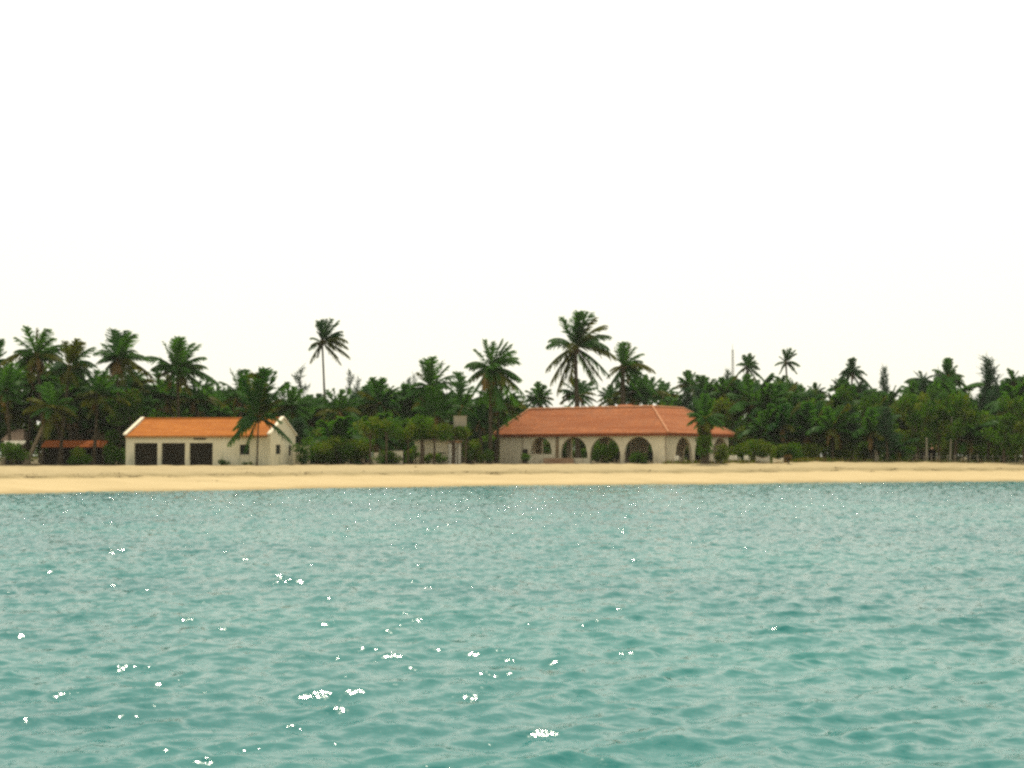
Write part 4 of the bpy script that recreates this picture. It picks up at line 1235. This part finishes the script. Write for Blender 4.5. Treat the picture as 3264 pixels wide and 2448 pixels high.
# ------------------------------------------------------------------ huts on the left and right
def hip_hut(px0, px1, ye, yr, Y, label, roofm, wallm, dep=5.0, cat="hut", ridge=0.35, name="thatched_hut", posts=True, gable=False):
    x0 = (px0 - 1632) / F * Y; x1 = (px1 - 1632) / F * Y; L = x1 - x0
    gz = ground_z(x0)
    ze = at(px0, ye, Y).z - gz; zr = at(px0, yr, Y + dep/2).z - gz
    root = thing(name, ((x0 + x1)/2, Y, gz), label, cat)
    h = L/2
    mb = MB(); q = h * (1 if gable else ridge)
    roof_plane(mb, [(-h, 0, ze), (h, 0, ze), (q, dep/2, zr), (-q, dep/2, zr)])
    roof_plane(mb, [(h, dep, ze), (-h, dep, ze), (-q, dep/2, zr), (q, dep/2, zr)])
    if not gable:
        roof_plane(mb, [(h, 0, ze), (h, dep, ze), (q, dep/2, zr)]); roof_plane(mb, [(-h, dep, ze), (-h, 0, ze), (-q, dep/2, zr)])
    mb.build("roof", roofm, root)
    mb = MB()
    wall_strips(mb, (-h+.5, .8), (1, 0), (0, -1), 2*h-1, -.3, [(h-1.0, h+.0, 0, min(2.0, ze-.4), False)], lambda s: ze+.05, .15)
    mb.build("wall", wallm, root); mb = MB()
    wall_strips(mb, (-h+.5, dep-.6), (1, 0), (0, 1), 2*h-1, -.3, [], lambda s: ze+.05, .15)
    mb.build("wall", wallm, root)
    if posts:
        k = max(2, int(L / 2.2))
        for i in range(k + 1):
            mb = MB(); x = -h + .15 + (L - .3) * i / k
            mb.tube([(x, .15, -.3), (x, .15, ze + .0)], .07, 6); mb.build("post", M['bark'], root)
    return root
hip_hut(132, 332, 1424, 1404, 154, "long low veranda roof of red-orange tiles deep in the left grove", tilemat("old_red_tiles", (0.30, 0.085, 0.02), (0.38, 0.11, 0.028), (0.20, 0.07, 0.025)), M['dark'], 3.0, "veranda", name="open_veranda", gable=True)
hip_hut(290, 350, 1399, 1342, 160, "pointed thatched hut left of the orange-roofed house", M['thatch'], M['dark'], 3.5, ridge=0.1)
hip_hut(185, 262, 1400, 1350, 161, "brown thatched hut behind the orange veranda roof", M['thatch'], M['dark'], 4, ridge=0.3)
hip_hut(4, 76, 1402, 1368, 158, "thatched hut with pinkish roof at the far left", simple("pale_thatch", (0.28, 0.19, 0.13), (0.40, 0.29, 0.21), 2), M['dark'], 4, ridge=0.5)
hip_hut(2955, 3010, 1430, 1413, 176, "small hut with faded pink roof half hidden in the right-hand wood", simple("pink_tiles", (0.42, 0.20, 0.12), (0.55, 0.30, 0.20), 2), M['dark'], 3, ridge=0.6, name="tiled_hut")
# pale awning in front of the far-left hut
def awning():
    Y = 149; a = at(40, 1412, Y); gz = ground_z(a.x); m = mpp(Y)
    root = thing("canvas_awning", (a.x, Y, gz), "torn cream canvas awning sagging in front of the far-left hut", "awning")
    z = a.z - gz; mb = MB(); h = 34*m
    n = 10
    for i in range(n):
        u0, u1 = i/n, (i+1)/n
        f = lambda u: z - .12 + .10*math.cos(u*9)
        g = lambda u: z - .95 + .35*abs(u-.5)*2 + .12*math.sin(u*14)
        xa, xb = -h + 2*h*u0, -h + 2*h*u1
        mb.quad([(xa, .9, z+.25), (xa, 0, f(u0)), (xb, 0, f(u1)), (xb, .9, z+.25)])
        if .15 < u0 < .72: mb.quad([(xa, 0, f(u0)), (xa, -.02, g(u0)), (xb, -.02, g(u1)), (xb, 0, f(u1))])
    o = mb.build("canvas", M['cream'], root)
    so_ = o.modifiers.new("thick", 'SOLIDIFY'); so_.thickness = .015
    for x in (-h+.05, h-.05):
        for y in (.05, .85):
            mb = MB(); mb.tube([(x, y, -.2), (x, y, z + (.2 if y > .5 else -.05))], .04, 6); mb.build("pole", M['wood'], root)
awning()

# ------------------------------------------------------------------ lattice mast
def mast():
    Y = 300.0; top = at(2335, 1115, Y); gz = 1.5
    root = thing("lattice_mast", (top.x, Y, gz), "thin pale lattice radio mast far behind the trees", "mast")
    H = top.z - gz; mb = MB()
    def w_(z): return 0.55 - 0.36 * z / H
    for k in range(3):
        a = k * 2.094
        mb.tube([(math.cos(a)*w_(0), math.sin(a)*w_(0), -.5), (math.cos(a)*w_(H), math.sin(a)*w_(H), H)], .05, 5)
    mb.build("leg", M['steel'], root)
    mb = MB(); n = 34
    for i in range(n):
        z0 = H*i/n; z1 = H*(i+1)/n
        for k in range(3):
            a, b = k*2.094, (k+1)*2.094
            mb.tube([(math.cos(a)*w_(z0), math.sin(a)*w_(z0), z0), (math.cos(b)*w_(z1), math.sin(b)*w_(z1), z1)], .035, 4, cap=False)
            mb.tube([(math.cos(a)*w_(z1), math.sin(a)*w_(z1), z1), (math.cos(b)*w_(z1), math.sin(b)*w_(z1), z1)], .03, 4, cap=False)
    mb.build("bracing", M['steel'], root)
    mb = MB(); mb.tube([(0, 0, H-.2), (0, 0, H+1.2)], .04, 5); mb.build("antenna", M['steel'], root)
mast()

# ------------------------------------------------------------------ small things on the terrace and beach top
def boat(px0, px1, ytop, Y, label, m_, rz=0.0, name="small_boat"):
    xc = ((px0+px1)/2 - 1632)/F*Y; L = (px1-px0)*mpp(Y); gz = ground_z(xc)
    H = max(.3, at(px0, ytop, Y).z - gz)
    root = thing(name, (xc, Y, gz + .02), label, "boat", None, rz)
    mb = MB(); n = 14; k = 8
    def ring(i):
        t = i/n*2-1
        wd = .55 * (1 - abs(t)**2.6) + .03; sh_ = H*(.72 + .28*abs(t)**2)
        return [(t*L/2, -wd*math.cos(math.pi*j/k), H*.05 + sh_*(1 - math.sin(math.pi*j/k)**.8) ) for j in range(k+1)]
    Rg = [ring(i) for i in range(n+1)]
    for i in range(n):
        for j in range(k):
            mb.quad([Rg[i][j], Rg[i][j+1], Rg[i+1][j+1], Rg[i+1][j]])
    o = mb.build("hull", m_, root, True); s_ = o.modifiers.new("thick", 'SOLIDIFY'); s_.thickness = .04
    for side in (0, k):
        mb = MB(); mb.tube([Rg[i][side] for i in range(n+1)], .035, 5); mb.build("gunwale", M['wood'], root)
    for t in (-.35, .25):
        mb = MB(); mb.box(t*L/2*1.0-.1, t*L/2+.1, -.45, .45, H*.52, H*.57); mb.build("thwart", M['wood'], root)
boat(2462, 2497, 1461, 149, "cream rowing boat drawn up beside the brown stump", M['cream'], R(6))
boat(2408, 2452, 1455, 150, "pale grey rowing boat left of the cream one", simple("boat_grey", (0.42, 0.41, 0.35), (0.55, 0.53, 0.45), 2), R(-5))
def chair(px, Y, label, rz):
    x = (px-1632)/F*Y; gz = ground_z(x)
    root = thing("plastic_chair", (x, Y, gz), label, "chair", "white plastic chairs on the terrace", rz)
    mb = MB(); mb.box(-.24, .24, -.24, .24, .42, .46); mb.build("seat", M['white'], root)
    mb = MB(); mb.box(-.24, .24, .20, .24, .462, .90); mb.build("backrest", M['white'], root)
    for a in (-1, 1):
        for b in (-1, 1):
            mb = MB(); mb.tube([(a*.22, b*.22, 0), (a*.2, b*.2, .42)], .025, 5); mb.build("leg", M['white'], root)
        mb = MB(); mb.box(a*.24-.02, a*.24+.02, -.22, .198, .64, .68); mb.box(a*.24-.018, a*.24+.018, -.22, -.18, .462, .638); mb.build("armrest", M['white'], root)
chair(2160, 148.6, "white plastic chair at the arcade's first side arch", .4)
chair(2329, 149.5, "white plastic chair right of the arcade corner", -.5)
chair(2350, 150.5, "white plastic chair farthest right of the arcade", .9)
chair(2380, 151, "white plastic chair beside the grey rowing boat", 2.6)
def table(px0, px1, yt, Y, label):
    x = ((px0+px1)/2-1632)/F*Y; gz = ground_z(x); h = (px1-px0)/2*mpp(Y); H = at(px0, yt, Y).z - gz
    root = thing("covered_table", (x, Y, gz), label, "table", "cloth-covered tables on the terrace")
    mb = MB(); n = 16
    for i in range(n):
        a, b = 2*math.pi*i/n, 2*math.pi*(i+1)/n
        fl = lambda q, r: (r*math.cos(q)*(1+.05*math.cos(5*q)), r*math.sin(q)*(1+.05*math.cos(5*q)))
        pa, pb = fl(a, h*.9), fl(b, h*.9); qa, qb = fl(a, h*1.05), fl(b, h*1.05)
        mb.quad([(0, 0, H+.01), (*pa, H), (*pb, H)]); mb.quad([(*qa, H*.3), (*qb, H*.3), (*pb, H), (*pa, H)])
    mb.build("tablecloth", M['white'], root)
    for k in range(4):
        q = math.pi/4 + k*math.pi/2
        mb = MB(); mb.tube([(h*.55*math.cos(q), h*.55*math.sin(q), 0), (h*.55*math.cos(q), h*.55*math.sin(q), H-.02)], .03, 5); mb.build("leg", M['wood'], root)
table(2237, 2261, 1449, 148, "white-clothed table below the arcade's middle side arch")
table(2266, 2284, 1452, 148.6, "smaller white-clothed table right of the first one")

# brown stump-like heap of palm roots
shrub(2514, 1440, 149, 32, "dark brown dry bush at the beach edge beside the cream boat", 0.0, 901, None, [M['dead'], M['bark']], "dry_bush")

# pale trunk and fence
def bare_trunk(px, y0, Y, label, r=.12, lean=0.0):
    top = at(px, y0, Y); gz = ground_z(top.x); H = top.z - gz
    root = thing("bare_trunk", (top.x, Y, gz), label, "tree", "pale bare trunks in the right-hand wood")
    trunk_mesh([(-lean, 0, -.2), (-lean*.4, 0, H*.5), (0, 0, H)], r*1.2, r*.8, None).build("trunk", M['trunk_pale'], root, True)
    rs = np.random.default_rng(int(px)); cs = [(rs.uniform(-.6,.6), rs.uniform(.2,.8), H + rs.uniform(-.2,.6)) for _ in range(5)]
    Q, Mi = leaf_cloud(rs, cs, [.6]*5, 160, .15); link("crown", quads_mesh("crown", Q, Mi), [M['broad'], M['broad_y']], root)
bare_trunk(2953, 1395, 162, "straight whitish trunk left of the pink hut roof", .12)
bare_trunk(3034, 1325, 163, "short pale slanting trunk high in the wood near the right edge", .09, .3)
bare_trunk(2793, 1420, 161, "pale stubby trunk left of the whitish one", .22)
bare_trunk(2863, 1440, 161, "thin pale trunk between stubby and whitish ones", .09)
def fence():
    xa = (2895-1632)/F*161; xb = (3330-1632)/F*163
    gz = ground_z(xa)
    root = thing("post_fence", (xa, 161, gz), "line of thin pale fence posts with wire at the right beach top", "fence")
    n = 18; rs = random.Random(3)
    for i in range(n+1):
        x = (xb-xa)*i/n; y = 2*i/n; z = ground_z(xa+x) - gz
        mb = MB(); mb.tube([(x, y, z-.3), (x+rs.uniform(-.06,.06), y, z+rs.uniform(.75,1.15))], .045, 6); mb.build("post", M['trunk_pale'], root)
    for h in (.35, .75):
        mb = MB(); mb.tube([((xb-xa)*i/n, 2*i/n-.055, ground_z(xa+(xb-xa)*i/n)-gz+h) for i in range(n+1)], .008, 4); mb.build("wire", M['steel'], root)
fence()

# dune grass and seaweed
def blades(name, pts, h, m_, label, cat, seed, flat=False):
    rs = np.random.default_rng(seed); n = len(pts)
    p = np.array(pts); a = rs.normal(0, 1, (n, 3)); a[:, 2] = 0; a /= np.linalg.norm(a, axis=1, keepdims=True)
    v = rs.normal(0, .5 if flat else .35, (n, 3)); v[:, 2] = .03 if flat else 1; v[:, 0] += .25; v /= np.linalg.norm(v, axis=1, keepdims=True)
    hh = (h*(.5+rs.random(n)))[:, None]; w_ = .035 if not flat else .09
    Q = np.stack([p-a*w_, p+a*w_, p+v*hh+a*w_*.3, p+v*hh-a*w_*.3], 1)
    o = link(name, quads_mesh(name, Q, (rs.random(n) < .4).astype(int)), m_)
    tag(o, label, cat, kind="stuff")
rs = np.random.default_rng(91)
pts = []
for _ in range(3800):
    px = rs.choice([rs.normal(2590, 45), rs.uniform(2380, 3300), rs.uniform(2100, 2500)]); x0 = (px-1632)/F*152
    y = float(Yc(x0)) + abs(rs.normal(0.6, 1.8)); pts.append((x0, y, float(Zc(x0)) - .05))
blades("dune_grass", pts, .38, [M['broad_y'], M['dead']], "tufts of yellowish grass on the dune crest at right", "grass", 92)
pts = []
for _ in range(170):             # clumps of weed along the wrack line
    cx = rs.uniform(-55, 62) if rs.random() < .7 else rs.uniform(-50, 5)
    u = rs.normal(.42, .035) if rs.random() < .9 else rs.uniform(.15, .8)
    for _k in range(int(rs.integers(6, 26))):
        x = cx + rs.normal(0, .35); ys_, yc_ = float(Ys(x)), float(Yc(x))
        z = float(np.interp(u, [0, .08, .40, .455, .50, 1.0], [0, .17, .60, .66, .72, 1.0])) * float(Zc(x))
        pts.append((x, ys_ + u*(yc_-ys_) + rs.normal(0, .12), z + .02))
blades("seaweed", pts, .16, [M['weed'], M['dead']], "dark dry seaweed scattered along the middle of the beach", "seaweed", 93, True)

# ------------------------------------------------------------------ sea haze
HAZE = 0.00012
if HAZE:
    m, t, out = mat("haze")
    v = N(t, "ShaderNodeVolumePrincipled", Density=HAZE, Anisotropy=0.35)
    v.inputs["Color"].default_value = (0.93, 0.95, 0.90, 1)
    t.links.new(v.outputs[0], out.inputs["Volume"])
    mb = MB(); mb.box(-820, 820, -240, 920, -3.6, 60)
    o = mb.build("haze", m)
    tag(o, "thin pale sea haze softening the farther trees", "haze", kind="stuff")
